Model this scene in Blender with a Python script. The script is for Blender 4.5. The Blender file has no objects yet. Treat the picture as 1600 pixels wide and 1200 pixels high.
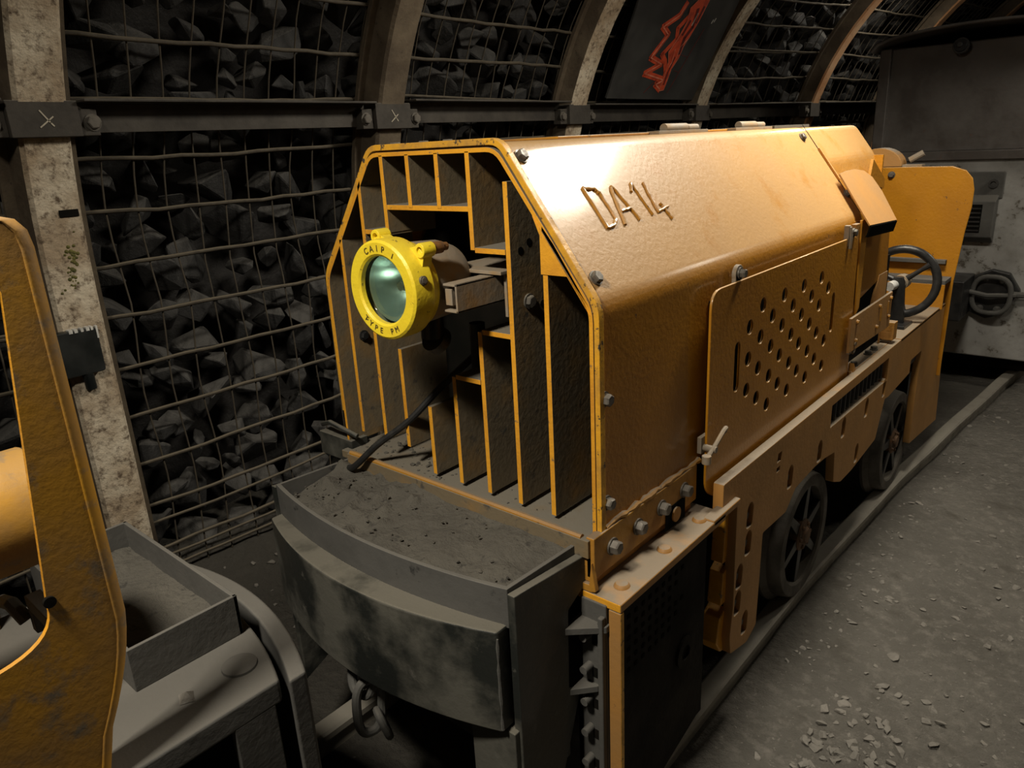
import bpy, bmesh, math, random
from mathutils import Vector, Matrix, noise
random.seed(7)
sc = bpy.context.scene
col = sc.collection
PI = math.pi
FZ = -0.95                                   # mean floor height

# ------------------------------------------------------------------ materials
def newmat(name):
    m = bpy.data.materials.new(name); m.use_nodes = True
    nt = m.node_tree; b = nt.nodes['Principled BSDF']
    return m, nt, b
def N(nt, typ, **kw):
    n = nt.nodes.new(typ)
    for k, v in kw.items():
        if k in n.inputs: n.inputs[k].default_value = v
        else: setattr(n, k, v)
    return n
def noise_fac(nt, co, scale, lo, hi, detail=6, rough=.6, dist=0.0):
    n = N(nt, 'ShaderNodeTexNoise', Scale=scale, Detail=detail, Roughness=rough, Distortion=dist)
    nt.links.new(co, n.inputs['Vector'])
    r = N(nt, 'ShaderNodeMapRange')
    r.inputs['From Min'].default_value = lo; r.inputs['From Max'].default_value = hi
    nt.links.new(n.outputs['Fac'], r.inputs['Value'])
    return r.outputs['Result']
def mix(nt, fac, a, b):
    m = N(nt, 'ShaderNodeMix', data_type='RGBA')
    for s, v in ((0, fac), (6, a), (7, b)):
        if isinstance(v, (int, float)): m.inputs[s].default_value = v
        elif isinstance(v, tuple): m.inputs[s].default_value = (*v, 1)
        else: nt.links.new(v, m.inputs[s])
    return m.outputs[2]
def math_(nt, op, a, b, clamp=True):
    m = N(nt, 'ShaderNodeMath', operation=op); m.use_clamp = clamp
    for i, v in enumerate((a, b)):
        if isinstance(v, (int, float)): m.inputs[i].default_value = v
        else: nt.links.new(v, m.inputs[i])
    return m.outputs[0]
def surf(name, base, alt, spot=None, altf=(.4, .65), sc1=5, spotf=(.62, .7), sc2=30, rough=(.5, .8), metal=0,
         dust=0.0, dustc=(.17, .155, .125), bump=.3, bscale=60, spec=.5, bdist=.004, stretch=None, coat=0, dlo=.55, dhi=.9):
    """worn surface: base/alt patches, small spots, dust lying on upward faces"""
    m, nt, b = newmat(name)
    tc = N(nt, 'ShaderNodeTexCoord'); co = tc.outputs['Object']
    if stretch:
        mp = N(nt, 'ShaderNodeMapping'); mp.inputs['Scale'].default_value = stretch
        nt.links.new(co, mp.inputs['Vector']); co = mp.outputs[0]
    f1 = noise_fac(nt, co, sc1, *altf)
    c = mix(nt, f1, base, alt)
    rgh = N(nt, 'ShaderNodeMapRange'); rgh.inputs['To Min'].default_value = rough[0]; rgh.inputs['To Max'].default_value = rough[1]
    rf = f1
    if spot:
        f2 = noise_fac(nt, co, sc2, *spotf, detail=8, rough=.7)
        c = mix(nt, f2, c, spot); rf = math_(nt, 'MAXIMUM', f1, f2)
    if dust > 0:
        g = N(nt, 'ShaderNodeNewGeometry'); sx = N(nt, 'ShaderNodeSeparateXYZ')
        nt.links.new(g.outputs['True Normal'], sx.inputs[0])
        r = N(nt, 'ShaderNodeMapRange'); r.inputs['From Min'].default_value = dlo; r.inputs['From Max'].default_value = dhi
        nt.links.new(sx.outputs['Z'], r.inputs['Value'])
        f3 = math_(nt, 'MULTIPLY', r.outputs['Result'], noise_fac(nt, co, 9, .15, .45))
        f3 = math_(nt, 'MULTIPLY', f3, dust)
        c = mix(nt, f3, c, dustc); rf = math_(nt, 'MAXIMUM', rf, f3)
    nt.links.new(rf, rgh.inputs['Value'])
    nt.links.new(c, b.inputs['Base Color']); nt.links.new(rgh.outputs['Result'], b.inputs['Roughness'])
    b.inputs['Metallic'].default_value = metal; b.inputs['Specular IOR Level'].default_value = spec
    b.inputs['Coat Weight'].default_value = coat; b.inputs['Coat Roughness'].default_value = .17
    if bump:
        bn = N(nt, 'ShaderNodeTexNoise', Scale=bscale, Detail=6, Roughness=.6); nt.links.new(co, bn.inputs['Vector'])
        bp = N(nt, 'ShaderNodeBump', Strength=bump, Distance=bdist)
        nt.links.new(bn.outputs['Fac'], bp.inputs['Height']); nt.links.new(bp.outputs[0], b.inputs['Normal'])
    return m

ORANGE = (.50, .235, .02)
M = {}
M['hood'] = surf('ochre_gloss_paint', (.48, .205, .010), (.37, .150, .008), spot=(.10, .06, .03), altf=(.35, .75), sc1=3.5,
                 spotf=(.66, .70), sc2=34, rough=(.42, .58), bump=.40, bscale=75, bdist=.004, dust=.60, dustc=(.56, .40, .21), coat=.5, spec=.35, dlo=.2, dhi=.7)  # slope dust kept pale to paint in lamp sheen too; base darkened for dim sides
M['paint'] = surf('ochre_paint', ORANGE, (.36, .17, .035), spot=(.07, .05, .03), sc1=6, spotf=(.64, .7), sc2=26,
                  rough=(.42, .7), bump=.3, dust=.8)
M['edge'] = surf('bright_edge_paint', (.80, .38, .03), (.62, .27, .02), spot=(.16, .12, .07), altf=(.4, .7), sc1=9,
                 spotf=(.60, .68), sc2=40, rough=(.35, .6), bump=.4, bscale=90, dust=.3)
M['chip'] = surf('chipped_edge_paint', (.75, .38, .03), (.42, .22, .04), spot=(.05, .04, .03), altf=(.45, .7), sc1=14,
                 spotf=(.58, .63), sc2=38, rough=(.4, .7), bump=.4, dust=.3)
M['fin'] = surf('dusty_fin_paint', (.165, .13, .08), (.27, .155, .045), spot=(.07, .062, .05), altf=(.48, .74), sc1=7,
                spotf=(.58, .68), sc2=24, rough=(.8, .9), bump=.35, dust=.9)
M['frame'] = surf('worn_frame_paint', (.46, .225, .055), (.36, .195, .065), spot=(.10, .07, .045), altf=(.35, .7), sc1=5,
                  spotf=(.68, .72), sc2=22, rough=(.5, .7), bump=.25, dust=.85, dustc=(.2, .18, .14))
M['lside'] = surf('old_worn_paint', (.43, .215, .018), (.29, .155, .035), spot=(.15, .12, .085), altf=(.40, .62), sc1=6,
                  spotf=(.51, .66), sc2=13, rough=(.5, .7), bump=.15, bscale=90, dust=.3)
M['black'] = surf('dusty_black_steel', (.020, .022, .020), (.088, .085, .070), spot=(.11, .105, .09), altf=(.42, .58), sc1=4.5,
                  spotf=(.60, .72), sc2=20, rough=(.38, .85), bump=.4, bscale=40, dust=.95, dustc=(.135, .125, .10))
M['tray'] = surf('dusty_tray_steel', (.10, .098, .092), (.060, .059, .055), spot=(.02, .02, .019), altf=(.4, .7), sc1=5,
                 spotf=(.60, .66), sc2=9, rough=(.6, .85), bump=.35, bscale=35, dust=.9, dustc=(.135, .128, .112))
M['grey'] = surf('dust_grey_steel', (.100, .098, .090), (.065, .063, .058), spot=(.15, .145, .135), altf=(.4, .7), sc1=5,
                 spotf=(.66, .75), sc2=30, rough=(.75, .9), bump=.4, bscale=40, dust=.9, dustc=(.125, .118, .104))
M['bolt'] = surf('steel_bolt', (.20, .185, .16), (.10, .085, .07), altf=(.4, .6), sc1=40, rough=(.4, .65), metal=.4, bump=.2)
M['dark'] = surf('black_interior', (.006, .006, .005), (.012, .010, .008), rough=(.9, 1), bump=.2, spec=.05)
M['sump'] = surf('shaded_box_paint', (.012, .009, .005), (.008, .006, .004), spot=(.03, .02, .009), spotf=(.62, .7), sc1=6, rough=(.75, .9), bump=.3, spec=.2)  # near-black colour carries the shade under the ledge
M['iron'] = surf('dark_iron', (.030, .031, .032), (.055, .053, .050), sc1=10, rough=(.32, .5), metal=.5, bump=.15)
M['wheel'] = surf('dusty_wheel_steel', (.105, .092, .075), (.055, .05, .042), sc1=9, rough=(.6, .85), bump=.4, dust=.8)
M['rust_hub'] = surf('rusty_hub', (.17, .085, .035), (.06, .04, .025), sc1=14, rough=(.6, .8), bump=.4)
M['yellow'] = surf('yellow_lamp_paint', (.90, .70, .035), (.80, .58, .03), spot=(.09, .07, .03), altf=(.35, .7), sc1=12,
                   spotf=(.62, .65), sc2=48, rough=(.33, .5), bump=.3, bscale=80, dust=.15)
M['lampbody'] = surf('dusty_lamp_body', (.27, .225, .17), (.32, .20, .085), spot=(.20, .18, .15), altf=(.45, .7), sc1=16, rough=(.6, .8), bump=.3, dust=.6, dustc=(.24, .20, .15))
M['rail'] = surf('dull_rail_steel', (.30, .28, .235), (.20, .185, .155), sc1=8, rough=(.4, .65), metal=.1, bump=.2, dust=.6, dustc=(.30, .28, .24))
M['arch'] = surf('lime_crusted_steel', (.60, .53, .41), (.36, .28, .19), spot=(.12, .085, .055), altf=(.35, .6), sc1=6,
                 spotf=(.50, .66), sc2=34, rough=(.8, .95), bump=1.0, bscale=38, bdist=.008)
M['arch_rust'] = surf('rusty_arch_steel', (.46, .22, .09), (.50, .33, .19), spot=(.09, .05, .03), altf=(.4, .65), sc1=5,
                      spotf=(.58, .68), sc2=26, rough=(.8, .9), bump=.6, bscale=38, bdist=.006)
M['arch_dark'] = surf('arch_web_steel', (.075, .055, .035), (.17, .135, .09), spot=(.03, .022, .015), altf=(.4, .7), sc1=5, rough=(.8, .9), bump=.5, bscale=40, bdist=.006)
M['wire'] = surf('rusty_mesh_wire', (.062, .050, .033), (.04, .032, .022), sc1=20, rough=(.7, .85), bump=.3, bscale=100, dust=.9, dustc=(.15, .125, .085))
M['beam'] = surf('grimy_beam_steel', (.05, .043, .034), (.028, .024, .02), sc1=6, rough=(.7, .85), bump=.4, dust=.9, dustc=(.30, .28, .24))
M['wagon'] = surf('grey_wagon_paint', (.36, .355, .34), (.25, .245, .225), spot=(.10, .085, .065), altf=(.4, .65), sc1=6,
                  spotf=(.57, .64), sc2=12, rough=(.5, .8), bump=.4, bscale=30)
M['wagon_dark'] = surf('dark_wagon_steel', (.085, .075, .068), (.16, .15, .14), spot=(.13, .075, .05), altf=(.42, .72), sc1=3.2,
                       spotf=(.62, .75), sc2=8, rough=(.35, .6), metal=.2, bump=.25, bscale=20)
M['plastic'] = surf('black_plastic', (.010, .012, .012), (.018, .02, .019), sc1=9, rough=(.35, .5), bump=0)
M['rubber'] = surf('black_cable', (.014, .014, .014), (.05, .048, .042), altf=(.55, .8), sc1=12, rough=(.55, .8), bump=.2)
M['white'] = surf('pale_torn_film', (.65, .64, .60), (.4, .4, .38), sc1=30, rough=(.5, .7), bump=0)
M['chalk'] = surf('pale_scratch', (.42, .38, .30), (.25, .22, .18), sc1=60, rough=(.8, .9), bump=0)
M['moss'] = surf('green_moss', (.13, .12, .03), (.07, .07, .02), sc1=40, rough=(.9, 1), bump=.6)
M['board'] = surf('black_sheet', (.028, .028, .028), (.05, .05, .048), sc1=3, rough=(.45, .6), bump=.1)
M['red'] = surf('orange_red_line_paint', (.66, .085, .03), (.42, .05, .02), altf=(.45, .6), sc1=14, rough=(.5, .6), bump=0)
M['pink'] = surf('pale_red_line_paint', (.75, .27, .17), (.55, .13, .07), altf=(.45, .6), sc1=18, rough=(.5, .6), bump=0)
M['maroon'] = surf('dark_red_line_paint', (.13, .02, .018), (.08, .015, .012), sc1=14, rough=(.5, .6), bump=0)
M['ink'] = surf('dark_stamped_letters', (.10, .075, .015), (.16, .12, .02), sc1=60, rough=(.6, .7), bump=0)
M['copper'] = surf('rusty_bolt', (.22, .10, .03), (.12, .06, .025), sc1=40, rough=(.5, .7), bump=.3)

def m_rock(name, c1, c2, c3, dustc=None):
    m, nt, b = newmat(name)
    tc = N(nt, 'ShaderNodeTexCoord'); g = N(nt, 'ShaderNodeNewGeometry'); oi = N(nt, 'ShaderNodeObjectInfo')
    co = g.outputs['Position']
    c = mix(nt, noise_fac(nt, co, 3.5, .35, .65), c1, c2)
    c = mix(nt, noise_fac(nt, co, 26, .60, .74, detail=8, rough=.7), c, c3)
    if dustc:
        sx = N(nt, 'ShaderNodeSeparateXYZ'); nt.links.new(g.outputs['Normal'], sx.inputs[0])
        up = N(nt, 'ShaderNodeMapRange'); up.inputs['From Min'].default_value = .15; up.inputs['From Max'].default_value = .9
        nt.links.new(sx.outputs['Z'], up.inputs['Value'])
        c = mix(nt, math_(nt, 'MULTIPLY', up.outputs['Result'], noise_fac(nt, co, 7, .2, .5)), c, dustc)
    nt.links.new(c, b.inputs['Base Color'])
    r = noise_fac(nt, co, 12, .3, .7); rr = N(nt, 'ShaderNodeMapRange'); rr.inputs['To Min'].default_value = .6; rr.inputs['To Max'].default_value = .88
    nt.links.new(r, rr.inputs['Value']); nt.links.new(rr.outputs['Result'], b.inputs['Roughness'])
    bn = N(nt, 'ShaderNodeTexNoise', Scale=22, Detail=8, Roughness=.65); nt.links.new(co, bn.inputs['Vector'])
    bp = N(nt, 'ShaderNodeBump', Strength=.6, Distance=.02)
    nt.links.new(bn.outputs['Fac'], bp.inputs['Height']); nt.links.new(bp.outputs[0], b.inputs['Normal'])
    return m
M['rock'] = m_rock('shale_rock', (.012, .0118, .0115), (.022, .0215, .021), (.05, .048, .046), (.088, .084, .077))
M['stone'] = m_rock('pale_floor_stone', (.215, .20, .175), (.16, .15, .13), (.26, .245, .215))
M['back'] = m_rock('dark_rock_face', (.012, .011, .010), (.02, .018, .017), (.03, .028, .026))

def m_floor():
    m, nt, b = newmat('trodden_dirt')
    g = N(nt, 'ShaderNodeNewGeometry'); co = g.outputs['Position']
    c = mix(nt, noise_fac(nt, co, 2.2, .35, .65), (.182, .171, .148), (.135, .126, .108))
    c = mix(nt, noise_fac(nt, co, 18, .5, .72, detail=8, rough=.7), c, (.27, .252, .22))
    c = mix(nt, noise_fac(nt, co, 55, .62, .72, detail=4), c, (.31, .29, .255))
    c = mix(nt, noise_fac(nt, co, 7, .58, .7, detail=5), c, (.12, .11, .092))
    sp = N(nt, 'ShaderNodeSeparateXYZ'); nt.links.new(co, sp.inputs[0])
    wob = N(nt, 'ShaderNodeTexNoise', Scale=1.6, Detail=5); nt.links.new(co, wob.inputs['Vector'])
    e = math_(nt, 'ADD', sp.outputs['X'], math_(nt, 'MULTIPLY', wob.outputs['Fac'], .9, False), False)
    left_dim = N(nt, 'ShaderNodeMapRange'); left_dim.inputs['From Min'].default_value = 1.15; left_dim.inputs['From Max'].default_value = .75
    nt.links.new(e, left_dim.inputs['Value'])
    c = mix(nt, math_(nt, 'MULTIPLY', left_dim.outputs['Result'], .85), c, (.062, .056, .045))  # left ground darkened in colour, standing in for the weaker light there
    nt.links.new(c, b.inputs['Base Color']); b.inputs['Roughness'].default_value = .93
    h1 = N(nt, 'ShaderNodeTexNoise', Scale=38, Detail=8, Roughness=.7); nt.links.new(co, h1.inputs['Vector'])
    v = N(nt, 'ShaderNodeTexVoronoi', Scale=30); nt.links.new(co, v.inputs['Vector'])
    a = math_(nt, 'MULTIPLY', v.outputs['Distance'], -.35, False); a = math_(nt, 'ADD', a, h1.outputs['Fac'], False)
    bp = N(nt, 'ShaderNodeBump', Strength=.9, Distance=.035)
    nt.links.new(a, bp.inputs['Height']); nt.links.new(bp.outputs[0], b.inputs['Normal'])
    return m
M['floor'] = m_floor()
M['dust'] = surf('coal_dust', (.078, .072, .060), (.105, .097, .080), spot=(.045, .042, .036), altf=(.35, .65), sc1=8, spotf=(.58, .66), sc2=30,
                 rough=(.9, .98), bump=.9, bscale=50, bdist=.012)

def m_glass():
    # thin pane: lets light through, mirrors a little by Fresnel
    m, nt, b = newmat('lamp_glass'); nt.nodes.remove(b); out = nt.nodes['Material Output']
    t = N(nt, 'ShaderNodeBsdfTransparent'); t.inputs[0].default_value = (.86, .95, .91, 1)
    g = N(nt, 'ShaderNodeBsdfGlossy'); g.inputs['Roughness'].default_value = .05
    x = N(nt, 'ShaderNodeMixShader')
    x.inputs[0].default_value = .07; nt.links.new(t.outputs[0], x.inputs[1]); nt.links.new(g.outputs[0], x.inputs[2]); nt.links.new(x.outputs[0], out.inputs[0])
    return m
M['glass'] = m_glass()
def m_refl():
    m, nt, b = newmat('silver_reflector')
    b.inputs['Metallic'].default_value = .8; b.inputs['Roughness'].default_value = .26
    b.inputs['Base Color'].default_value = (.58, .64, .62, 1)
    return m
M['mirror'] = m_refl()
M['chrome'] = surf('bright_steel', (.45, .43, .38), (.3, .28, .24), sc1=30, rough=(.25, .4), metal=.8, bump=.1)

# ------------------------------------------------------------------ mesh helpers
def tag(o, label=None, cat=None, group=None, kind=None):
    if label: o['label'] = label
    if cat: o['category'] = cat
    if group: o['group'] = group
    if kind: o['kind'] = kind
    return o
def wloc(o):
    v = Vector((0, 0, 0))
    while o is not None:
        v += o.location; o = o.parent
    return v
def empty(name, loc):
    o = bpy.data.objects.new(name, None); o.location = loc; o.empty_display_size = .1; col.objects.link(o); return o
def frame_of(d):
    d = Vector(d).normalized()
    a = Vector((0, 0, 1)) if abs(d.z) < .9 else Vector((1, 0, 0))
    u = d.cross(a).normalized(); v = d.cross(u).normalized()
    return d, u, v
class MB:
    def __init__(s): s.v = []; s.f = []; s.m = []
    def add(s, vs, fs, m=0, ms=None):
        o = len(s.v); s.v += [tuple(p) for p in vs]; s.f += [tuple(i + o for i in f) for f in fs]
        s.m += ms if ms else [m] * len(fs); return s
    def box(s, x0, x1, y0, y1, z0, z1, m=0, ms=None):
        vs = [(x, y, z) for x in (x0, x1) for y in (y0, y1) for z in (z0, z1)]
        # faces: -x +x -y +y -z +z
        fs = [(0, 1, 3, 2), (4, 6, 7, 5), (0, 4, 5, 1), (2, 3, 7, 6), (0, 2, 6, 4), (1, 5, 7, 3)]
        return s.add(vs, fs, m, ms)
    def prism(s, poly, axis, a, b, m=0, mcap=None, mend=None):
        def P(u, v, w): return {'x': (w, u, v), 'y': (u, w, v), 'z': (u, v, w)}[axis]
        n = len(poly)
        vs = [P(u, v, a) for u, v in poly] + [P(u, v, b) for u, v in poly]
        fs = [tuple(range(n)), tuple(range(2 * n - 1, n - 1, -1))] + [(i, (i + 1) % n, n + (i + 1) % n, n + i) for i in range(n)]
        ms = [mcap if mcap is not None else m, mend if mend is not None else m] + [m] * n
        return s.add(vs, fs, ms=ms)
    def cyl(s, p0, p1, r0, r1=None, n=20, m=0, caps=True):
        p0 = Vector(p0); p1 = Vector(p1); r1 = r0 if r1 is None else r1
        d, u, v = frame_of(p1 - p0)
        vs = [p + r * (math.cos(2 * PI * i / n) * u + math.sin(2 * PI * i / n) * v) for p, r in ((p0, r0), (p1, r1)) for i in range(n)]
        fs = [(i, (i + 1) % n, n + (i + 1) % n, n + i) for i in range(n)]
        if caps: fs += [tuple(range(n - 1, -1, -1)), tuple(range(n, 2 * n))]
        return s.add(vs, fs, m)
    def lathe(s, prof, org, d, n=36, m=0, ms=None):
        org = Vector(org); d, u, v = frame_of(d)
        vs = []; k = len(prof)
        for r, h in prof:
            for i in range(n):
                vs.append(org + d * h + max(r, 1e-4) * (math.cos(2 * PI * i / n) * u + math.sin(2 * PI * i / n) * v))
        fs = []; mm = []
        for j in range(k - 1):
            for i in range(n):
                fs.append((j * n + i, j * n + (i + 1) % n, (j + 1) * n + (i + 1) % n, (j + 1) * n + i)); mm.append(ms[j] if ms else m)
        return s.add(vs, fs, ms=mm)
    def tube(s, path, r, n=8, m=0, closed=False, rs=None):
        P = [Vector(p) for p in path]; k = len(P); vs = []; pu = None
        for i in range(k):
            if closed: t = P[(i + 1) % k] - P[i - 1]
            else: t = P[min(i + 1, k - 1)] - P[max(i - 1, 0)]
            t.normalize()
            if pu is None: _, u, v = frame_of(t)
            else:
                u = (pu - t * pu.dot(t)).normalized(); v = t.cross(u)
            pu = u
            rr = rs[i] if rs else r
            for j in range(n):
                a = 2 * PI * j / n + PI / n
                vs.append(P[i] + rr * (math.cos(a) * u + math.sin(a) * t.cross(u)))
        fs = [(i * n + j, i * n + (j + 1) % n, ((i + 1) % k) * n + (j + 1) % n, ((i + 1) % k) * n + j)
              for i in range(k if closed else k - 1) for j in range(n)]
        if not closed: fs += [tuple(range(n - 1, -1, -1)), tuple(range((k - 1) * n, k * n))]
        return s.add(vs, fs, m)
    def quadplate(s, pts, th, m=0, ms=None):
        """planar polygon with thickness th against its normal"""
        P = [Vector(p) for p in pts]; nn = (P[1] - P[0]).cross(P[2] - P[0]).normalized(); n = len(P)
        vs = P + [p - nn * th for p in P]
        fs = [tuple(range(n)), tuple(range(2 * n - 1, n - 1, -1))] + [(i, n + i, n + (i + 1) % n, (i + 1) % n) for i in range(n)]
        return s.add(vs, fs, m, ms)
    def hexb(s, p, d, r, h, m=0, washer=True):
        p = Vector(p); d = Vector(d).normalized()
        if washer: s.cyl(p - d * .002, p + d * .004, r * 1.25, n=18, m=m)
        s.cyl(p, p + d * h * .85, r, n=6, m=m); s.cyl(p + d * h * .85, p + d * h, r, r * .82, n=6, m=m); return s
    def build(s, name, mats, parent=None, bevel=0, smooth=35, seg=2):
        me = bpy.data.meshes.new(name)
        off = wloc(parent) if parent else Vector((0, 0, 0))
        me.from_pydata([tuple(Vector(p) - off) for p in s.v], [], s.f)
        if not isinstance(mats, (list, tuple)): mats = [mats]
        for mt in mats: me.materials.append(M[mt] if isinstance(mt, str) else mt)
        me.polygons.foreach_set('material_index', s.m)
        bm = bmesh.new(); bm.from_mesh(me); bmesh.ops.recalc_face_normals(bm, faces=bm.faces); bm.to_mesh(me); bm.free()
        if smooth:
            me.polygons.foreach_set('use_smooth', [True] * len(me.polygons)); me.set_sharp_from_angle(angle=math.radians(smooth))
        o = bpy.data.objects.new(name, me); col.objects.link(o)
        if parent: o.parent = parent
        if bevel:
            b = o.modifiers.new('bevel', 'BEVEL'); b.width = bevel; b.segments = seg; b.limit_method = 'ANGLE'; b.angle_limit = math.radians(40)
            b.harden_normals = bool(smooth)
        return o
def part(name, mb, mats, parent, bevel=0, label=None, **k):
    o = mb.build(name, mats, parent, bevel, **k)
    if label: o['label'] = label
    return o
_bolts = {}
def bolt(p, d, parent, r=.012, h=.012, mat='bolt'):
    """a hex bolt: one shared mesh per size, placed by location and rotation"""
    key = (round(r, 4), round(h, 4), mat)
    if key not in _bolts:
        mb = MB().hexb((0, 0, 0), (0, 0, 1), r, h); o = mb.build('bolt', mat); me = o.data; bpy.data.objects.remove(o); _bolts[key] = me
    o = bpy.data.objects.new('bolt', _bolts[key]); col.objects.link(o); o.parent = parent
    o.location = Vector(p) - wloc(parent); o.rotation_mode = 'QUATERNION'
    o.rotation_quaternion = Vector((0, 0, 1)).rotation_difference(Vector(d).normalized()) @ Matrix.Rotation(random.random(), 3, 'Z').to_quaternion()
    return o
def ribbon(mb, pts, w, nrm, m=0, th=.0015, closed=False):
    P = [Vector(p) for p in pts]; nrm = Vector(nrm).normalized(); k = len(P)
    for i in range(k if closed else k - 1):
        a, b = P[i], P[(i + 1) % k]; t = (b - a).normalized(); sd = t.cross(nrm) * w / 2
        a2 = a - t * w * .3; b2 = b + t * w * .3
        vs = [a2 - sd, a2 + sd, b2 + sd, b2 - sd]; vs += [q + nrm * th for q in vs]
        mb.add(vs, [(0, 1, 2, 3), (7, 6, 5, 4), (0, 4, 5, 1), (1, 5, 6, 2), (2, 6, 7, 3), (3, 7, 4, 0)], m)

# ------------------------------------------------------------------ tunnel shape
CX, CZ, R0 = .45, .40, 1.90                 # arch circle
def lerp_t(tab, y):
    if y <= tab[0][0]: return tab[0][1]
    for (a, p), (b, q) in zip(tab, tab[1:]):
        if y <= b:
            t = (y - a) / (b - a); t = t * t * (3 - 2 * t) * .3 + t * .7; return p + (q - p) * t
    return tab[-1][1]
def sh(y): return lerp_t([(-6, 0), (2.6, 0), (3.95, .06), (5.3, .38), (6.7, .56), (8.1, .72), (13, 1.9)], y)
def rx(y): return lerp_t([(-6, .43), (1.4, .43), (2.5, .475), (3.2, .53), (4.4, .63), (6, .82), (9, 1.35), (13, 2.3)], y)
def prof(l, R):
    """point of the vault section at arc length l above the floor on the left side, radius R"""
    hz = CZ - FZ
    if l <= hz: return (CX - R, FZ + l), (-1, 0)
    a = (l - hz) / R
    if a <= PI: return (CX - R * math.cos(a), CZ + R * math.sin(a)), (-math.cos(a), math.sin(a))
    return (CX + R, CZ - (l - hz - PI * R)), (1, 0)
def total(R): return 2 * (CZ - FZ) + PI * R

def fheight(x, y):
    z = FZ + .012 * noise.noise(Vector((x * 2, y * 2, 0))) + .007 * noise.noise(Vector((x * 7, y * 7, 3)))
    t = min(max((-1.12 - x) / .5, 0), 1); z += .17 * t * t * (3 - 2 * t) + t * .03 * noise.noise(Vector((x * 5, y * 5, 9)))
    t = min(max((x - 1.75) / .5, 0), 1); z += .15 * t
    return z

# floor
mb = MB(); xs = [-2.0 + .05 * i for i in range(125)]; ys = [-5 + .055 * j for j in range(335)]
for y in ys:
    for x in xs: mb.v.append((x + sh(y) * .8, y, fheight(x, y)))
nx = len(xs)
for j in range(len(ys) - 1):
    for i in range(nx - 1): mb.f.append((j * nx + i, j * nx + i + 1, (j + 1) * nx + i + 1, (j + 1) * nx + i)); mb.m.append(0)
floor = mb.build('floor', 'floor', smooth=180); tag(floor, kind='structure', label='trodden grey dirt floor of the mine gallery')

# backing rock surface of the vault
def vault(name, l0, l1, lab):
    mb = MB(); R = R0 + .52; n = 28; yy = [-5 + .25 * j for j in range(73)]
    for y in yy:
        for i in range(n + 1):
            (x, z), (nx_, nz_) = prof(l0 + (l1 - l0) * i / n, R)
            d = .10 * noise.noise(Vector((x * 2, y * 2, z * 2))) + .05 * noise.noise(Vector((x * 6, y * 6, z * 6)))
            mb.v.append((x + nx_ * d + sh(y), y, z + nz_ * d - (.15 if i in (0, n) and z < 0 else 0)))
    for j in range(len(yy) - 1):
        for i in range(n): mb.f.append((j * (n + 1) + i, j * (n + 1) + i + 1, (j + 1) * (n + 1) + i + 1, (j + 1) * (n + 1) + i)); mb.m.append(0)
    o = mb.build(name, 'back', smooth=180); tag(o, kind='structure', label=lab)
T = total(R0 + .52); hz_ = CZ - FZ; q = hz_ + (R0 + .52) * 1.15
vault('wall_left', 0, q, 'dark rock face behind the wire mesh on the left')
vault('ceiling', q, T - q, 'dark rock roof of the gallery')
vault('wall_right', T - q, T, 'dark rock face on the right of the gallery')
for nm, yy in (('wall_far', 13.0), ('wall_near', -5.0)):
    mb = MB(); mb.prism([((prof(T * i / 30, R0 + .6)[0][0]) + sh(yy), prof(T * i / 30, R0 + .6)[0][1] - .1) for i in range(31)], 'y', yy, yy + .15)
    tag(mb.build(nm, 'back', smooth=0), kind='structure', label='dark rock closing the gallery')

# ------------------------------------------------------------------ camera
cam_d = bpy.data.cameras.new('camera'); cam = bpy.data.objects.new('camera', cam_d); col.objects.link(cam)
F = 1145.35; CAM = Vector((1.27556, -1.19310, .82056))
Rw = Matrix(((0.75757772, 0.65080948, -0.05022958), (-0.16617115, 0.26670291, 0.94934541), (-0.63123937, 0.71085623, -0.31019394)))
cam_d.sensor_width = 36; cam_d.lens = F / 1600 * 36; cam_d.clip_start = .02
rgt, up, fwd = Rw[0], Rw[1], Rw[2]
mw = Matrix(((rgt.x, up.x, -fwd.x, CAM.x), (rgt.y, up.y, -fwd.y, CAM.y), (rgt.z, up.z, -fwd.z, CAM.z), (0, 0, 0, 1)))
cam.matrix_world = mw; sc.camera = cam
def visible_size(p, s):
    """rough size in the picture: used only to rank which stones get objects of their own"""
    q = Rw @ (Vector(p) - CAM)
    if q.z < .2: return 0
    u = 800 + F * q.x / q.z; v = 600 - F * q.y / q.z
    if not (-40 < u < 1640 and -40 < v < 1240): return 0
    if u > 545 and v > 235 and u < 1200 and p[0] < -.5: return 0
    return s * F / q.z

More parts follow.
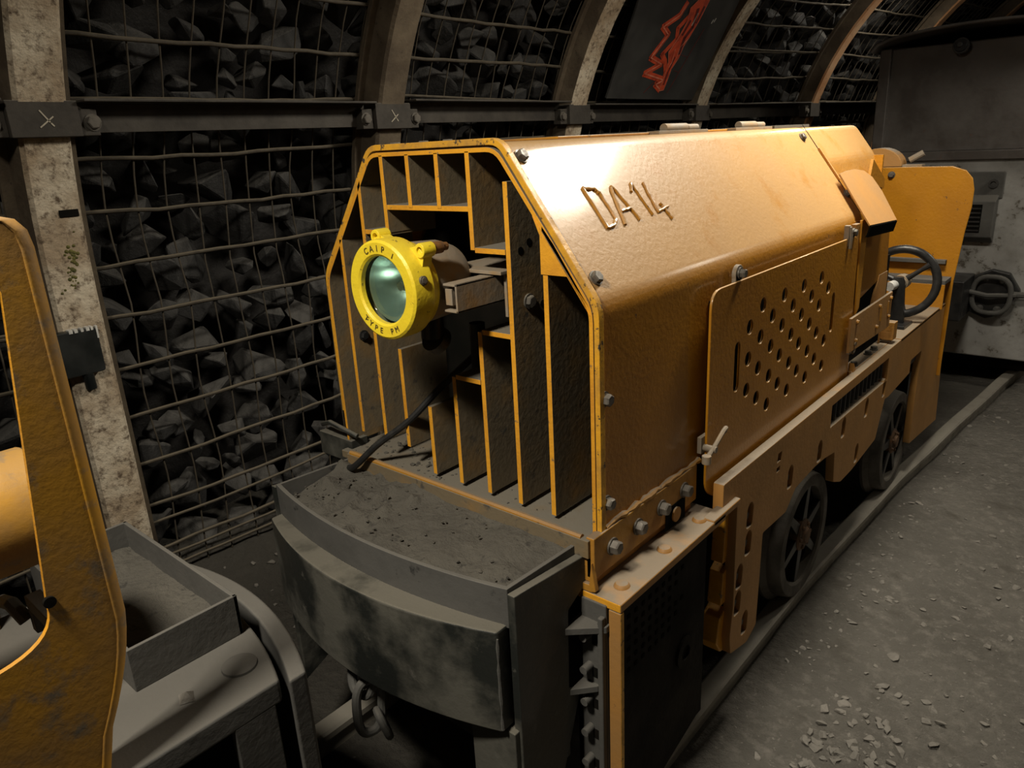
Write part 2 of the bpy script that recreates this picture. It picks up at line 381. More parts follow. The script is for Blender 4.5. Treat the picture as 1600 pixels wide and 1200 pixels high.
# ------------------------------------------------------------------ steel arches with clamps, spreader beams
AY = [-1.72, -.315, 1.075, 2.475, 3.875, 5.22, 6.6, 8.0, 9.4, 10.8]
ANAMES = ['pale steel roof arch outside the left of the frame', 'pale crusted steel arch behind the yellow foreground panel with a black box on it',
          'brown steel arch above the grille of the locomotive', 'pale edged steel arch just left of the black painted sheet',
          'tan steel arch just right of the black painted sheet', 'rusty orange steel arch left of the grey wagon',
          'rusty steel arch over the upper left corner of the grey wagon', 'second rusty steel arch above the grey wagon roof',
          'far rusty steel arch beyond the grey wagon', 'farthest steel arch of the gallery']
def arch_mesh(mat_front, parent):
    pr = [(-.062, .0), (.062, .0), (.074, .012), (.084, .095), (.118, .095), (.118, .115), (.066, .115), (.052, .022), (-.052, .022), (-.066, .115), (-.118, .115), (-.118, .095), (-.084, .095), (-.074, .012)]
    mats = [0, 0, 1, 1, 1, 1, 1, 1, 1, 1, 1, 1, 1, 0]
    mb = MB(); n = 64; L = total(R0); k = len(pr); y0 = parent.location.y; s = sh(y0)
    for i in range(n + 1):
        l = L * i / n
        for w, d in pr:
            (x, z), (nx_, nz_) = prof(l * (total(R0 + d) / L), R0 + d) if False else prof(l, R0)
            mb.v.append((x + nx_ * d + s, y0 + w, z + nz_ * d - (.03 if i in (0, n) else 0)))
    for i in range(n):
        for j in range(k):
            mb.f.append((i * k + j, i * k + (j + 1) % k, (i + 1) * k + (j + 1) % k, (i + 1) * k + j)); mb.m.append(mats[j])
    mb.f.append(tuple(range(k))); mb.m.append(0); mb.f.append(tuple(range(n * k, n * k + k))); mb.m.append(0)
    return part('arch_profile', mb, [mat_front, 'arch_dark'], parent)
def xbeam(z): return CX - math.sqrt(R0 ** 2 - (z - CZ) ** 2)
BZ0, BZ1 = .925, 1.015
for i, (y, lab) in enumerate(zip(AY, ANAMES)):
    a = empty('steel_arch', (CX + sh(y), y, FZ)); tag(a, lab, 'roof arch', 'steel arches along the gallery')
    arch_mesh('arch' if i < 5 and i not in (2,) else ('arch_dark' if i == 2 else 'arch_rust'), a)
    if i <= 6:
        s = sh(y); x1 = xbeam(.93) + s
        mb = MB()                                     # clamp plate around the arch front
        mb.box(x1 - .055, x1 + .028, y - .10, y + .10, BZ0 - .012, BZ1 + .004)
        for sg in (-1, 1): mb.box(x1 - .045, x1 + .008, y + sg * .10 - (.0 if sg > 0 else .06), y + sg * .10 + (.06 if sg > 0 else 0), BZ0 - .01, BZ0 + .07)
        cl = part('clamp', mb, 'beam', a, .003, label='grimy clamp plate with a scratched cross')
        for sg in (-1, 1): bolt((x1 + .008, y + sg * .142, BZ0 + .03), (1, 0, 0), cl, .021, .018, 'wheel')
        if i in (1, 2):
            mb = MB(); X = x1 + .0285
            ribbon(mb, [(X, y + .0 - .012, .99), (X, y + .012, .955), (X, y + .02, .945)], .004, (1, 0, 0))
            ribbon(mb, [(X, y + .022, .972), (X, y - .018, .942)], .004, (1, 0, 0))
            part('scratched_cross', mb, 'chalk', cl)
        if i == 1:
            mb = MB(); xx = xbeam(.68)
            mb.box(xx - .01, xx + .003, y + .002, y + .062, .668, .692); part('slot', mb, 'dark', a, .002)
            mb = MB()
            for k in range(48):
                zz = .51 + random.gauss(0, .045); yy = y + .01 + (zz - .51) * .2 + random.gauss(0, .012)
                mb.cyl((xbeam(zz) - .004, yy, zz), (xbeam(zz) + .002 + random.random() * .003, yy, zz), .005 + random.random() * .010, .002, n=7)
            part('moss_patch', mb, 'moss', a)['kind'] = 'stuff'
BL = ['behind the left bay of mesh', 'in the bay above the locomotive grille', 'in the bay left of the black painted sheet', 'under the black painted sheet', 'left of the rusty orange arch',
      'beside the grey wagon roof', 'behind the grey wagon', 'far behind the grey wagon', 'at the far end']
for i in range(len(AY) - 2):
    y0, y1 = AY[i], AY[i + 1]; m_ = 10; mb = MB()
    ya, yb = y0 + .112, y1 - .112
    for (dx0, dx1, z0, z1) in ((-.05, .05, BZ1, BZ1 + .008), (-.05, -.042, BZ0, BZ1)):   # angle section: top flange and rear web
        ring = []
        for j in range(m_ + 1):
            yy = ya + (yb - ya) * j / m_; X = xbeam(.95) + sh(y0) + (sh(y1) - sh(y0)) * (yy - y0) / (y1 - y0)
            o = .012 if i == 2 else 0
            ring.append([(X + dx0, yy, z0 + o), (X + dx1, yy, z0 + o), (X + dx1, yy, z1 + o), (X + dx0, yy, z1 + o)])
        vs = [p for r in ring for p in r]; fs = [(4 * j + k, 4 * j + (k + 1) % 4, 4 * j + 4 + (k + 1) % 4, 4 * j + 4 + k) for j in range(m_) for k in range(4)]
        fs += [(3, 2, 1, 0), tuple(4 * m_ + k for k in range(4))]; mb.add(vs, fs)
    o = mb.build('spreader_beam', 'beam', bevel=.002)
    tag(o, 'dark steel spreader beam between two arches ' + BL[i], 'beam', 'spreader beams between the arches')

# ------------------------------------------------------------------ wire mesh bays
WL = ['at the left edge behind the foreground machine', 'in the wide bay left of the locomotive grille', 'in the bay behind the locomotive roof', 'in the bay covered by the black painted sheet',
      'in the bay right of the black painted sheet', 'in the bay beside the grey wagon roof', 'behind the grey wagon', 'far behind the grey wagon', 'at the far end']
RM = R0 + .135
for i in range(len(AY) - 1):
    y0, y1 = AY[i] - .05, AY[i + 1] + .05
    mb = MB(); rnd = random.Random(40 + i); Lm = hz_ + RM * 1.25
    def pt(y, l, o=0):
        (x, z), (a, b) = prof(l, RM)
        u = (y - y0) / (y1 - y0); bel = .045 * math.sin(PI * u) * (1 if l < hz_ else .5)
        d = -bel + o + .012 * noise.noise(Vector((y * 2.2, l * 2.5, i)))
        return (x + a * d + sh(y), y, z + b * d)
    l = .10
    while l < Lm:
        sag = rnd.uniform(-.012, .012); tilt = rnd.uniform(-.02, .02)
        mb.tube([pt(y0 + (y1 - y0) * k / 14, max(l + tilt * (k / 14 - .5) + sag * math.sin(PI * k / 14) + .004 * rnd.uniform(-1, 1), .03), -.004) for k in range(15)], 0.0078, n=6)
        if rnd.random() < .18 and l > .15:
            mb.tube([pt(y0 + (y1 - y0) * k / 14, l + .03 - .03 * k / 14 + sag * math.sin(PI * k / 14), -.006) for k in range(15)], .0062, n=6)
        l += .19
    for l in (.06, .21, .26, .42):
        mb.tube([pt(y0 + (y1 - y0) * k / 14, l + rnd.uniform(-.003, .003) + .03 * (k / 14 - .5) * (1 if l > .2 else -1), -.012) for k in range(15)], .0066, n=6)
    y = y0 + .04
    while y < y1:
        ti = rnd.uniform(-.012, .012)
        mb.tube([pt(min(max(y + ti * math.sin(k) , y0), y1), Lm * k / 34 + .02, .004) for k in range(34)], .0034, n=5)
        y += .108
    o = mb.build('wire_mesh', 'wire', smooth=180); tag(o, 'rusty welded wire mesh holding back rocks ' + WL[i], 'wire mesh', 'wire mesh panels along the left wall')

# ------------------------------------------------------------------ rocks
def rock_mesh(name, seed, mat, flat=.62):
    r = random.Random(seed); bm = bmesh.new()
    for _ in range(15):
        v = Vector((r.gauss(0, 1), r.gauss(0, 1), r.gauss(0, 1))).normalized() * r.uniform(.82, 1.08)
        bm.verts.new((v.x, v.y * r.uniform(.8, 1), v.z * flat))
    res = bmesh.ops.convex_hull(bm, input=bm.verts)
    bmesh.ops.delete(bm, geom=[g for g in res.get('geom_interior', []) if isinstance(g, bmesh.types.BMVert)], context='VERTS')
    bmesh.ops.dissolve_limit(bm, angle_limit=math.radians(16), verts=bm.verts, edges=bm.edges)
    bmesh.ops.bevel(bm, geom=list(bm.edges), offset=.045, segments=1, affect='EDGES', clamp_overlap=True)
    bmesh.ops.triangulate(bm, faces=[f for f in bm.faces if len(f.verts) > 4])
    bmesh.ops.recalc_face_normals(bm, faces=bm.faces)
    me = bpy.data.meshes.new(name); bm.to_mesh(me); bm.free(); me.materials.append(M[mat]); return me
RK = [rock_mesh('rock_lump', 100 + i, 'rock') for i in range(12)]
ST = [rock_mesh('floor_stone', 300 + i, 'stone', .5) for i in range(10)]
def scatter(cands, meshes, name, nind, label, cat, group, stuff_label, mat):
    cands.sort(key=lambda c: -c[0])
    for sz, loc, rot, scl, k in cands[:nind]:
        o = bpy.data.objects.new(name, meshes[k]); col.objects.link(o); o.location = loc; o.rotation_euler = rot; o.scale = scl
        tag(o, label(loc) if callable(label) else label, cat, group)
    V = []; Fc = []
    for sz, loc, rot, scl, k in cands[nind:]:
        me = meshes[k]; from mathutils import Euler
        mt = Matrix.Translation(loc) @ Euler(rot).to_matrix().to_4x4() @ Matrix.Diagonal((*scl, 1)); b = len(V)
        V += [tuple(mt @ v.co) for v in me.vertices]; Fc += [tuple(i + b for i in p.vertices) for p in me.polygons]
    me = bpy.data.meshes.new(name + '_heap'); me.from_pydata(V, [], Fc); me.materials.append(M[mat])
    o = bpy.data.objects.new(name + '_heap', me); col.objects.link(o); tag(o, stuff_label, cat, kind='stuff')
rnd = random.Random(5); cands = []
RW = R0 + .27; l = .04
while l < hz_ + RW * 1.35:
    y = -2.8 + rnd.random() * .1
    while y < 12.5:
        big = rnd.random()
        s = rnd.uniform(.06, .09) if big < .35 else rnd.uniform(.09, .15)
        ll = l + rnd.uniform(-.05, .05)
        (x, z), (a, b) = prof(max(ll, .02), RW); d = rnd.uniform(-.03, .07)
        loc = Vector((x + a * d + sh(y), y + rnd.uniform(-.03, .03), z + b * d))
        # keep the rock from pushing through the mesh
        scl = (s * rnd.uniform(.75, 1.0), s * rnd.uniform(.9, 1.35), s * rnd.uniform(.7, 1.1))
        d2 = max(0, max(scl) * .85 - (.125 + d)); loc += Vector((a, 0, b)) * d2
        rot = (rnd.uniform(-.5, .5), rnd.uniform(-.6, .6), rnd.uniform(0, 6.28)) if rnd.random() < .5 else tuple(rnd.uniform(0, 6.28) for _ in range(3))
        cands.append((visible_size(loc, max(scl)), loc, rot, scl, rnd.randrange(12)))
        y += s * 1.6
    l += .145
scatter(cands, RK, 'rock', 290, 'angular dark grey rock packed behind the rusty wire mesh of the left wall', 'rock',
        'rocks packed behind the wire mesh', 'rest of the dark rocks packed behind the mesh, farther and smaller', 'rock')
cands = []
def add_stone(x, y, s, tilt=.35):
    for (x0, x1, y0, y1) in ((-.62, .60, -3.2, 3.4),):
        pass
    scl = (s * rnd.uniform(.7, 1.25), s * rnd.uniform(.7, 1.2), s * rnd.uniform(.55, .9))
    xf = x - sh(y) * .8
    loc = Vector((x, y, fheight(xf, y) + scl[2] * .18))
    cands.append((visible_size(loc, s), loc, (rnd.uniform(-tilt, tilt), rnd.uniform(-tilt, tilt), rnd.uniform(0, 6.28)), scl, rnd.randrange(10)))
for _ in range(2600):                                       # open floor on the right
    y = rnd.uniform(-1.6, 6.5); x = rx(y) + .10 + rnd.random() ** .8 * 1.5
    s = .0035 + .017 * rnd.random() ** 4.5
    add_stone(x, y, s)
for _ in range(520):                                        # heap beside the first frame plate
    y = .35 + rnd.gauss(0, .33); x = .72 + abs(rnd.gauss(0, .17)); s = .008 + .018 * rnd.random() ** 1.7
    add_stone(x, y, s)
for _ in range(120):
    add_stone(rx(2.5) + .07 + abs(rnd.gauss(0, .08)), rnd.uniform(1, 4.5), .006 + .012 * rnd.random() ** 2)
for _ in range(60):                                         # behind the buffers
    add_stone(rnd.uniform(-.35, .3), rnd.uniform(-.55, -.2), .006 + .016 * rnd.random() ** 2)
for _ in range(160):                                        # foot of the mesh
    add_stone(-1.25 + rnd.gauss(0, .13), rnd.uniform(-.6, 1.2), .008 + .02 * rnd.random() ** 2)
scatter(cands, ST, 'stone', 240, 'small pale broken stone lying loose on the dirt floor of the gallery', 'stone',
        'loose stones on the floor', 'fine gravel strewn over the dirt floor', 'stone')

# ------------------------------------------------------------------ rails
for side, lab in ((1, 'long dusty steel rail curving away on the side nearest the open floor'), (-1, 'far side steel rail hidden in shade under the locomotive')):
    pr = [(-.02, -1.0), (.02, -1.0), (.02, -.90), (.034, -.894), (.034, -.874), (.026, -.867), (-.026, -.867), (-.034, -.874), (-.034, -.894), (-.02, -.90)]
    mb = MB(); k = len(pr); n = 90
    for i in range(n + 1):
        y = -4.5 + 16.5 * i / n; X = rx(y) if side > 0 else rx(y) - .86
        for a, b in pr: mb.v.append((X + a, y, b))
    for i in range(n):
        for j in range(k): mb.f.append((i * k + j, i * k + (j + 1) % k, (i + 1) * k + (j + 1) % k, (i + 1) * k + j)); mb.m.append(0)
    mb.f += [tuple(range(k)), tuple(range(n * k, n * k + k))]; mb.m += [0, 0]
    tag(mb.build('rail', 'rail'), lab, 'rail')

# ================================================================== THE OCHRE LOCOMOTIVE
loco = empty('mine_locomotive', (0, 1.4, FZ))
tag(loco, 'ochre mine locomotive marked DA14 with a yellow headlamp, standing on the rails in the middle', 'locomotive')
HS = [(.45, .0), (.45, .503), (.211, .827), (-.211, .827), (-.45, .503), (-.45, .0)]
def rounded(poly, r, seg=4, closed=False):
    out = []
    n = len(poly)
    for i in range(n):
        if not closed and i in (0, n - 1): out.append(poly[i]); continue
        p = Vector(poly[i]); a = (Vector(poly[i - 1]) - p); b = (Vector(poly[(i + 1) % n]) - p)
        rr = min(r, a.length * .45, b.length * .45)
        a = p + a.normalized() * rr; b = p + b.normalized() * rr
        for k in range(seg + 1):
            t = k / seg; out.append(tuple(a * (1 - t) ** 2 + p * 2 * t * (1 - t) + b * t * t))
    return out
def shell(mb, sec, y0, y1, th, ny=1, m=0, mf=None):
    """bent sheet: open section swept along y, thickness th inwards"""
    n = len(sec); c = Vector((0, .3)); inn = []
    for i in range(n):
        t = Vector(sec[min(i + 1, n - 1)]) - Vector(sec[max(i - 1, 0)]); t.normalize(); nn = Vector((-t.y, t.x))
        inn.append(tuple(Vector(sec[i]) + nn * th))
    base = len(mb.v); fr = []
    for j in range(ny + 1):
        y = y0 + (y1 - y0) * j / ny
        mb.v += [(x, y, z) for x, z in sec] + [(x, y, z) for x, z in inn]
    w = 2 * n
    def ad(f, mm): mb.f.append(tuple(base + q_ for q_ in f)); mb.m.append(mm)
    for j in range(ny):
        o = j * w
        for i in range(n - 1):
            ad((o + i, o + i + 1, o + w + i + 1, o + w + i), m); ad((o + n + i, o + w + n + i, o + w + n + i + 1, o + n + i + 1), m)
        ad((o, o + w, o + w + n, o + n), m); ad((o + n - 1, o + 2 * n - 1, o + w + 2 * n - 1, o + w + n - 1), m)
    for j, o in ((0, 0), (1, ny * w)):
        for i in range(n - 1): ad((o + i, o + n + i, o + n + i + 1, o + i + 1), (mf if mf is not None and j == 0 else m))
# hood shell
mb = MB(); sec = rounded(HS, .030, 5); shell(mb, sec, .012, 1.725, .008, ny=10)
hood = part('hood', mb, 'hood', loco); wn = hood.modifiers.new('wn', 'WEIGHTED_NORMAL'); wn.keep_sharp = True
# front flange (chipped bright edge) standing just proud of the hood
mb = MB(); sec2 = rounded([(.458, -.04), (.458, .506), (.215, .836), (-.215, .836), (-.458, .506), (-.458, .10)], .03, 4)
shell(mb, sec2, 0, .018, .014); fl = part('front_flange', mb, 'chip', hood, .0015, label='chipped bright ochre flange')
# rivets and bolts on the hood
sl = Vector((.239, 0, -.324)).normalized(); sn = Vector((.324, 0, .239)).normalized()
def SP(y, s, o=0): return Vector((.211, y, .827)) + sl * s + sn * o
for y, s in ((.045, .04), (.05, .345), (1.64, .045), (1.71, .30)): bolt(SP(y, s), sn, hood, .0135, .014)
for p in ((.45, .03, .055), (.45, .025, .30)): bolt(p, (1, 0, 0), hood, .014, .02)
for x in (-.15, -.05, .03): bolt((x, .035, .827), (0, 0, 1), hood, .013, .012, 'wheel')
# welded bead lettering
mb = MB()
def bead(pts):
    P = []
    for (a, b) in zip(pts, pts[1:]):
        for k in range(5): P.append((a[0] + (b[0] - a[0]) * k / 5, a[1] + (b[1] - a[1]) * k / 5))
    P.append(pts[-1])
    mb.tube([SP(y + random.uniform(-.0012, .0012), s + random.uniform(-.001, .001), .001) for y, s in P], .0045, n=8, rs=[random.uniform(.0035, .0052) for _ in P])
bead([(.187, .134), (.190, .240), (.222, .236), (.240, .222), (.238, .155), (.226, .140), (.187, .134)])
bead([(.262, .241), (.288, .150), (.297, .138), (.303, .150), (.331, .235)]); bead([(.277, .206), (.322, .202)])
bead([(.364, .160), (.384, .136), (.389, .180), (.395, .230)])
bead([(.437, .140), (.430, .180), (.425, .224), (.484, .216)]); bead([(.455, .202), (.462, .222), (.470, .250)])
part('bead_lettering', mb, 'hood', hood, label='raised weld lettering DA14')
# weld seam at the hood foot
mb = MB(); mb.tube([(.455, .02 + .44 * k / 24, .0 + random.uniform(-.003, .003)) for k in range(25)], .007, rs=[random.uniform(.004, .010) for _ in range(25)])
part('weld_seam', mb, 'paint', hood)
mb = MB()
for (a_, b_) in ((.10, .24),):
    q4 = [SP(1.716, a_, .001), SP(1.726, a_, .001), SP(1.726, b_, .001), SP(1.716, b_, .001)]; mb.add(q4 + [v + sn * .007 for v in q4], [(0, 1, 2, 3), (7, 6, 5, 4), (0, 4, 5, 1), (1, 5, 6, 2), (2, 6, 7, 3), (3, 7, 4, 0)])
part('seam_strip', mb, 'hood', hood); part('seam_gap', MB().quadplate([SP(1.722, -.01, .0008), SP(1.7255, -.01, .0008), SP(1.7255, .385, .0008), SP(1.722, .385, .0008)], .001), 'dark', hood)
# top details: lid and two hinges, long plate
mb = MB(); mb.box(-.18, .14, .30, 1.62, .8275, .834); lid = part('top_lid', mb, 'paint', loco, .002)
for y in (.86, 1.36):
    mb = MB(); mb.cyl((.15, y - .07, .843), (.15, y + .06, .843), .013, n=14); mb.cyl((.15, y + .065, .842), (.15, y + .13, .842), .011, n=14)
    mb.box(.13, .17, y - .13, y + .17, .8275, .836); part('hinge', mb, 'lampbody', lid, .001)
mb = MB(); mb.box(-.1, .15, 1.60, 1.95, .8275, .838); part('top_strip', mb, 'grey', lid, .001)

# ---------------- front grille
gr = MB()
D = .155
poly = [(-.446, .11), (-.446, .500), (-.209, .815), (.209, .815), (.446, .500), (.446, -.02)]
# inner frame band round the opening
mb = MB(); sec3 = rounded([(.446, -.03), (.446, .500), (.208, .818), (-.208, .818), (-.446, .500), (-.446, .0)], .03, 4)
shell(mb, sec3, -.004, D * .9, .010, mf=1); grille = part('grille_frame', mb, ['fin', 'edge'], loco, .001, label='ochre grille frame')
def ztop(x):
    ax = abs(x); return .812 if ax < .205 else .503 + (.44 - ax) / .235 * .305
t2 = .0065
def fin(x, z0, z1, d=D, sh_=[]):
    mb = MB()
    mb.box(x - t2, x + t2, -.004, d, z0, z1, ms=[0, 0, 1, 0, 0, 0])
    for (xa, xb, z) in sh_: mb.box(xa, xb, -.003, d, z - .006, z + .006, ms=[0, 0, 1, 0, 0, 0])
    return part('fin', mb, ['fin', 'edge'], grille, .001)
def chev(x, z0, zt):
    return fin(x, z0, zt)
fin(-.362, .055, ztop(-.362) - .0)
fin(-.260, .055, .758, sh_=[(-.260, -.160, .628), (-.362, -.26, .758)] if False else [(-.255, -.160, .628)])
fin(-.165, .628, .812); fin(-.072, .69, .812); fin(.026, .69, .812)
fin(.123, .60, .812, sh_=[(-.160, .118, .690), (.129, .219, .600)])
fin(.228, .0, .748)
fin(.328, .0, .565)
fin(.030, .0, .287, sh_=[(.036, .119, .287)]); fin(.128, .0, .412, sh_=[(.134, .222, .412)])
fin(-.165, .055, .33, d=D); fin(-.068, .0, .19)
# right corner gusset (broad bright plate under the slope)
mb = MB(); mb.prism([(.322, .60), (.355, .60), (.445, .49), (.352, .624), (.322, .66)], 'y', -.004, .10, 0); mb.prism([(.318, .56), (.385, .56), (.44, .485), (.30, .68), (.318, .64)], 'y', -.006, .0, 1)
part('corner_gusset', mb, ['fin', 'edge'], grille, .001)
# bolts through fins
bolt((.2345, .05, .485), (1, 0, 0), grille, .014, .014, 'wheel'); bolt((-.3555, .03, .335), (1, 0, 0), grille, .012, .012, 'iron')
for y, z in ((.03, .60), (.06, .615), (.10, .47)): part('hole', MB().cyl((.2335, y, z), (.2352, y, z), .009, n=10), 'dark', grille)
# radiator space behind: dark core with wavy guard
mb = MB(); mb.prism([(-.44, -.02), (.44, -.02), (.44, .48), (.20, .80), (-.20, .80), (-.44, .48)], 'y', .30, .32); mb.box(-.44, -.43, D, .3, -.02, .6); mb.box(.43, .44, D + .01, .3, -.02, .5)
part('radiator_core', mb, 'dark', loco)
mb = MB()
for k in range(9):
    x = .355 + .0
    zz = .02 + k * .055
    mb.tube([(.35, .17, zz), (.375, .172, zz + .028), (.40, .17, zz), (.425, .172, zz + .028), (.438, .17, zz + .005)], .0025, n=5)
    mb.tube([(.35, .173, zz + .028), (.375, .171, zz), (.40, .173, zz + .028), (.425, .171, zz), (.438, .172, zz + .023)], .0025, n=5)
for k in range(7):
    mb.tube([(.14 + .013 * k, .19, .52), (.146 + .013 * k, .19, .575), (.153 + .013 * k, .19, .52)], .002, n=5)
part('wire_guard', mb, 'iron', grille)
# grille sill: ledge plate, lip, front beam
mb = MB(); mb.box(-.445, .445, -.03, .30, -.035, -.012); mb.box(-.40, .452, -.045, -.026, -.052, -.008)
sill = part('grille_sill', mb, 'fin', loco, .002)
mb = MB(); mb.tube([(-.39, -.036, -.006), (.43, -.036, -.008)], .008, n=8); part('sill_lip', mb, 'paint', sill)
mb = MB(); mb.box(-.42, .455, -.036, .0, -.115, -.052); part('front_beam', mb, 'paint', loco, .003, label='rubbed ochre cross beam')
mb = MB()
def crumb(mb, x, y, z, s_):
    me = ST[random.randrange(10)]; a = random.uniform(0, 6.28); ca_, sa_ = math.cos(a), math.sin(a)
    vs = [(x + s_ * (v.co.x * ca_ - v.co.y * sa_), y + s_ * (v.co.x * sa_ + v.co.y * ca_), z + s_ * (v.co.z + .2)) for v in me.vertices]
    mb.add(vs, [tuple(p.vertices) for p in me.polygons])
for k in range(120): crumb(mb, random.uniform(-.42, .42), random.uniform(-.01, .15), -.012, random.uniform(.0012, .005))
for k in range(40): crumb(mb, random.uniform(-.40, -.05), random.uniform(.0, .10), -.012, random.uniform(.004, .010))
tag(mb.build('dirt_crumbs', 'dust', smooth=0), 'dark dirt crumbs lying on the sill under the grille fins', 'dirt', kind='stuff')

# ---------------- headlamp
hl = MB(); C0 = Vector((.030, -.195, .535)); dY = (0, 1, 0)
hl.lathe([(0, .17), (.045, .168), (.075, .15), (.088, .115), (.092, .05), (.094, -.02)][::-1], C0 + Vector((0, .05, 0)), dY, n=44)
hl.lathe([(.0915, 0), (.094, .008), (.094, .02)], C0 + Vector((0, .045, 0)), dY, n=44)
lamp = part('headlamp', hl, 'lampbody', loco, label='dusty brown lamp body')
mb = MB(); mb.lathe([(.074, .012), (.074, .001), (.079, -.003), (.103, -.004), (.1085, 0), (.110, .010), (.109, .052), (.102, .058), (.097, .078), (.090, .078)], C0, dY, n=56)
for a, rr in ((42, .128), (112, .118)):
    ca, sa = math.cos(math.radians(a)), math.sin(math.radians(a))
    p = C0 + Vector((rr * ca, .03, rr * sa)); f = Vector((ca, 0, sa)); t = Vector((-sa, 0, ca))
    mb.lathe([(.0085, 0), (.015, 0), (.016, .004), (.016, .034), (.0085, .034), (.0085, 0)], p, dY, n=20)
    b0 = C0 + Vector((.100 * ca, 0, .100 * sa))
    q4 = [b0 - t * .03, b0 + t * .03, p + t * .012 + Vector((0, -.03, 0)), p - t * .012 + Vector((0, -.03, 0))]
    mb.add([v + Vector((0, .034, 0)) for v in q4] + [v + Vector((0, .060, 0)) for v in q4], [(0, 1, 2, 3), (7, 6, 5, 4), (0, 4, 5, 1), (1, 5, 6, 2), (2, 6, 7, 3), (3, 7, 4, 0)])
bez = part('lamp_bezel', mb, 'yellow', lamp, .001, label='bright yellow bezel ring')
def on_ring(txt, a_mid, step, r, size, flip):
    for i, ch in enumerate(txt):
        if ch == ' ': continue
        a = math.radians(a_mid + (i - (len(txt) - 1) / 2) * (step if flip else -step))
        cu = bpy.data.curves.new('t', 'FONT'); cu.body = ch; cu.size = size; cu.extrude = .0008; cu.align_x = 'CENTER'; cu.align_y = 'CENTER'
        ot = bpy.data.objects.new('t', cu); col.objects.link(ot); dg = bpy.context.evaluated_depsgraph_get()
        me = bpy.data.meshes.new_from_object(ot.evaluated_get(dg)); bpy.data.objects.remove(ot)
        rot = a - PI / 2 if not flip else a + PI / 2
        out = MBL
        out = MB(); b = 0
        for v in me.vertices:
            # text plane faces -y: local x -> world x, local y -> world z
            lx = v.co.x * math.cos(rot) - v.co.y * math.sin(rot); lz = v.co.x * math.sin(rot) + v.co.y * math.cos(rot)
            out.v.append(tuple(C0 + Vector((r * math.cos(a) + lx, -.0042 - v.co.z, r * math.sin(a) + lz))))
        for p in me.polygons: out.f.append(tuple(b + q_ for q_ in p.vertices)); out.m.append(0)
        part('stamped_letter', out, 'ink', lamp, smooth=0)
MBL = None; on_ring('CAIP', 96, 12, .0905, .019, False); on_ring('TYPE PM', 262, 11.5, .0905, .018, True); on_ring('I', 58, 8, .0905, .017, False)
mb = MB(); mb.lathe([(.0, .118), (.02, .116), (.04, .103), (.058, .075), (.068, .045), (.074, .024)], C0, dY, n=44); part('reflector', mb, 'mirror', lamp, smooth=180)
mb = MB(); mb.lathe([(.0, .010), (.03, .0095), (.055, .011), (.074, .014), (.074, .020), (.055, .017), (.03, .0155), (0, .016)], C0, dY, n=44); part('lamp_glass', mb, 'glass', lamp, smooth=180)
mb = MB(); mb.cyl(C0 + Vector((0, .115, 0)), C0 + Vector((0, .07, 0)), .012, n=14); mb.cyl(C0 + Vector((0, .07, 0)), C0 + Vector((0, .05, 0)), .017, .010, n=14); part('bulb', mb, 'chrome', lamp)
mb = MB(); mb.cyl(C0 + Vector((.095, .064, .086)), C0 + Vector((.095, .092, .086)), .013, n=14); mb.cyl(C0 + Vector((.095, .092, .086)), C0 + Vector((.095, .108, .086)), .009, n=10)
part('lug_bolt', mb, 'copper', lamp)
bolt(C0 + Vector((.108, .022, .026)), (1, 0, .1), lamp, .008, .006)
# channel bracket beside the lamp and base plate
mb = MB(); x0, x1, z0, z1 = .135, .175, .483, .545; a, b = -.115, .16
mb.box(x1 - .005, x1, a, b, z0, z1); mb.box(x0, x1, a, b, z1 - .005, z1); mb.box(x0, x1, a, b, z0, z0 + .005)
mb.box(x0, x0 + .02, a + .005, a + .03, z0 + .014, z1 - .012); br = part('lamp_bracket', mb, 'lampbody', lamp, .001)
mb = MB(); mb.box(.02, .20, -.0, .16, .548, .556); mb.box(.19, .198, .02, .14, .45, .55); mb.box(.202, .214, .03, .05, .44, .52)
part('bracket_plate', mb, 'lampbody', lamp, .001)
mb = MB(); mb.cyl((.03, -.06, .46), (.03, -.06, .40), .028, n=20); mb.cyl((.03, -.06, .40), (.03, -.04, .385), .034, n=20); mb.cyl((.02, .10, .40), (.02, .10, .05), .02, n=14)
part('cable_gland', mb, 'iron', lamp)
# loose cable hanging out of the grille
mb = MB(); pts = []
P = [(-.02, .12, .30), (-.09, .06, .22), (-.16, .0, .13), (-.25, -.045, .055), (-.33, -.07, -.02), (-.40, -.05, -.05)]
for k in range(len(P) - 1):
    for j in range(5):
        t = j / 5; p0 = Vector(P[max(k - 1, 0)]); p1 = Vector(P[k]); p2 = Vector(P[k + 1]); p3 = Vector(P[min(k + 2, len(P) - 1)])
        pts.append(.5 * ((2 * p1) + (p2 - p0) * t + (2 * p0 - 5 * p1 + 4 * p2 - p3) * t * t + (3 * p1 - p0 - 3 * p2 + p3) * t ** 3))
mb.tube(pts, .0095, n=10); part('cable', mb, 'rubber', loco, label='black cable drooping out of the grille')
mb = MB(); mb.box(-.58, -.42, -.01, .05, -.06, .012); mb.tube([(-.60, .02, .02), (-.50, -.02, .06), (-.40, .0, .03)], .008); part('foot_bracket', mb, 'black', loco, .002)

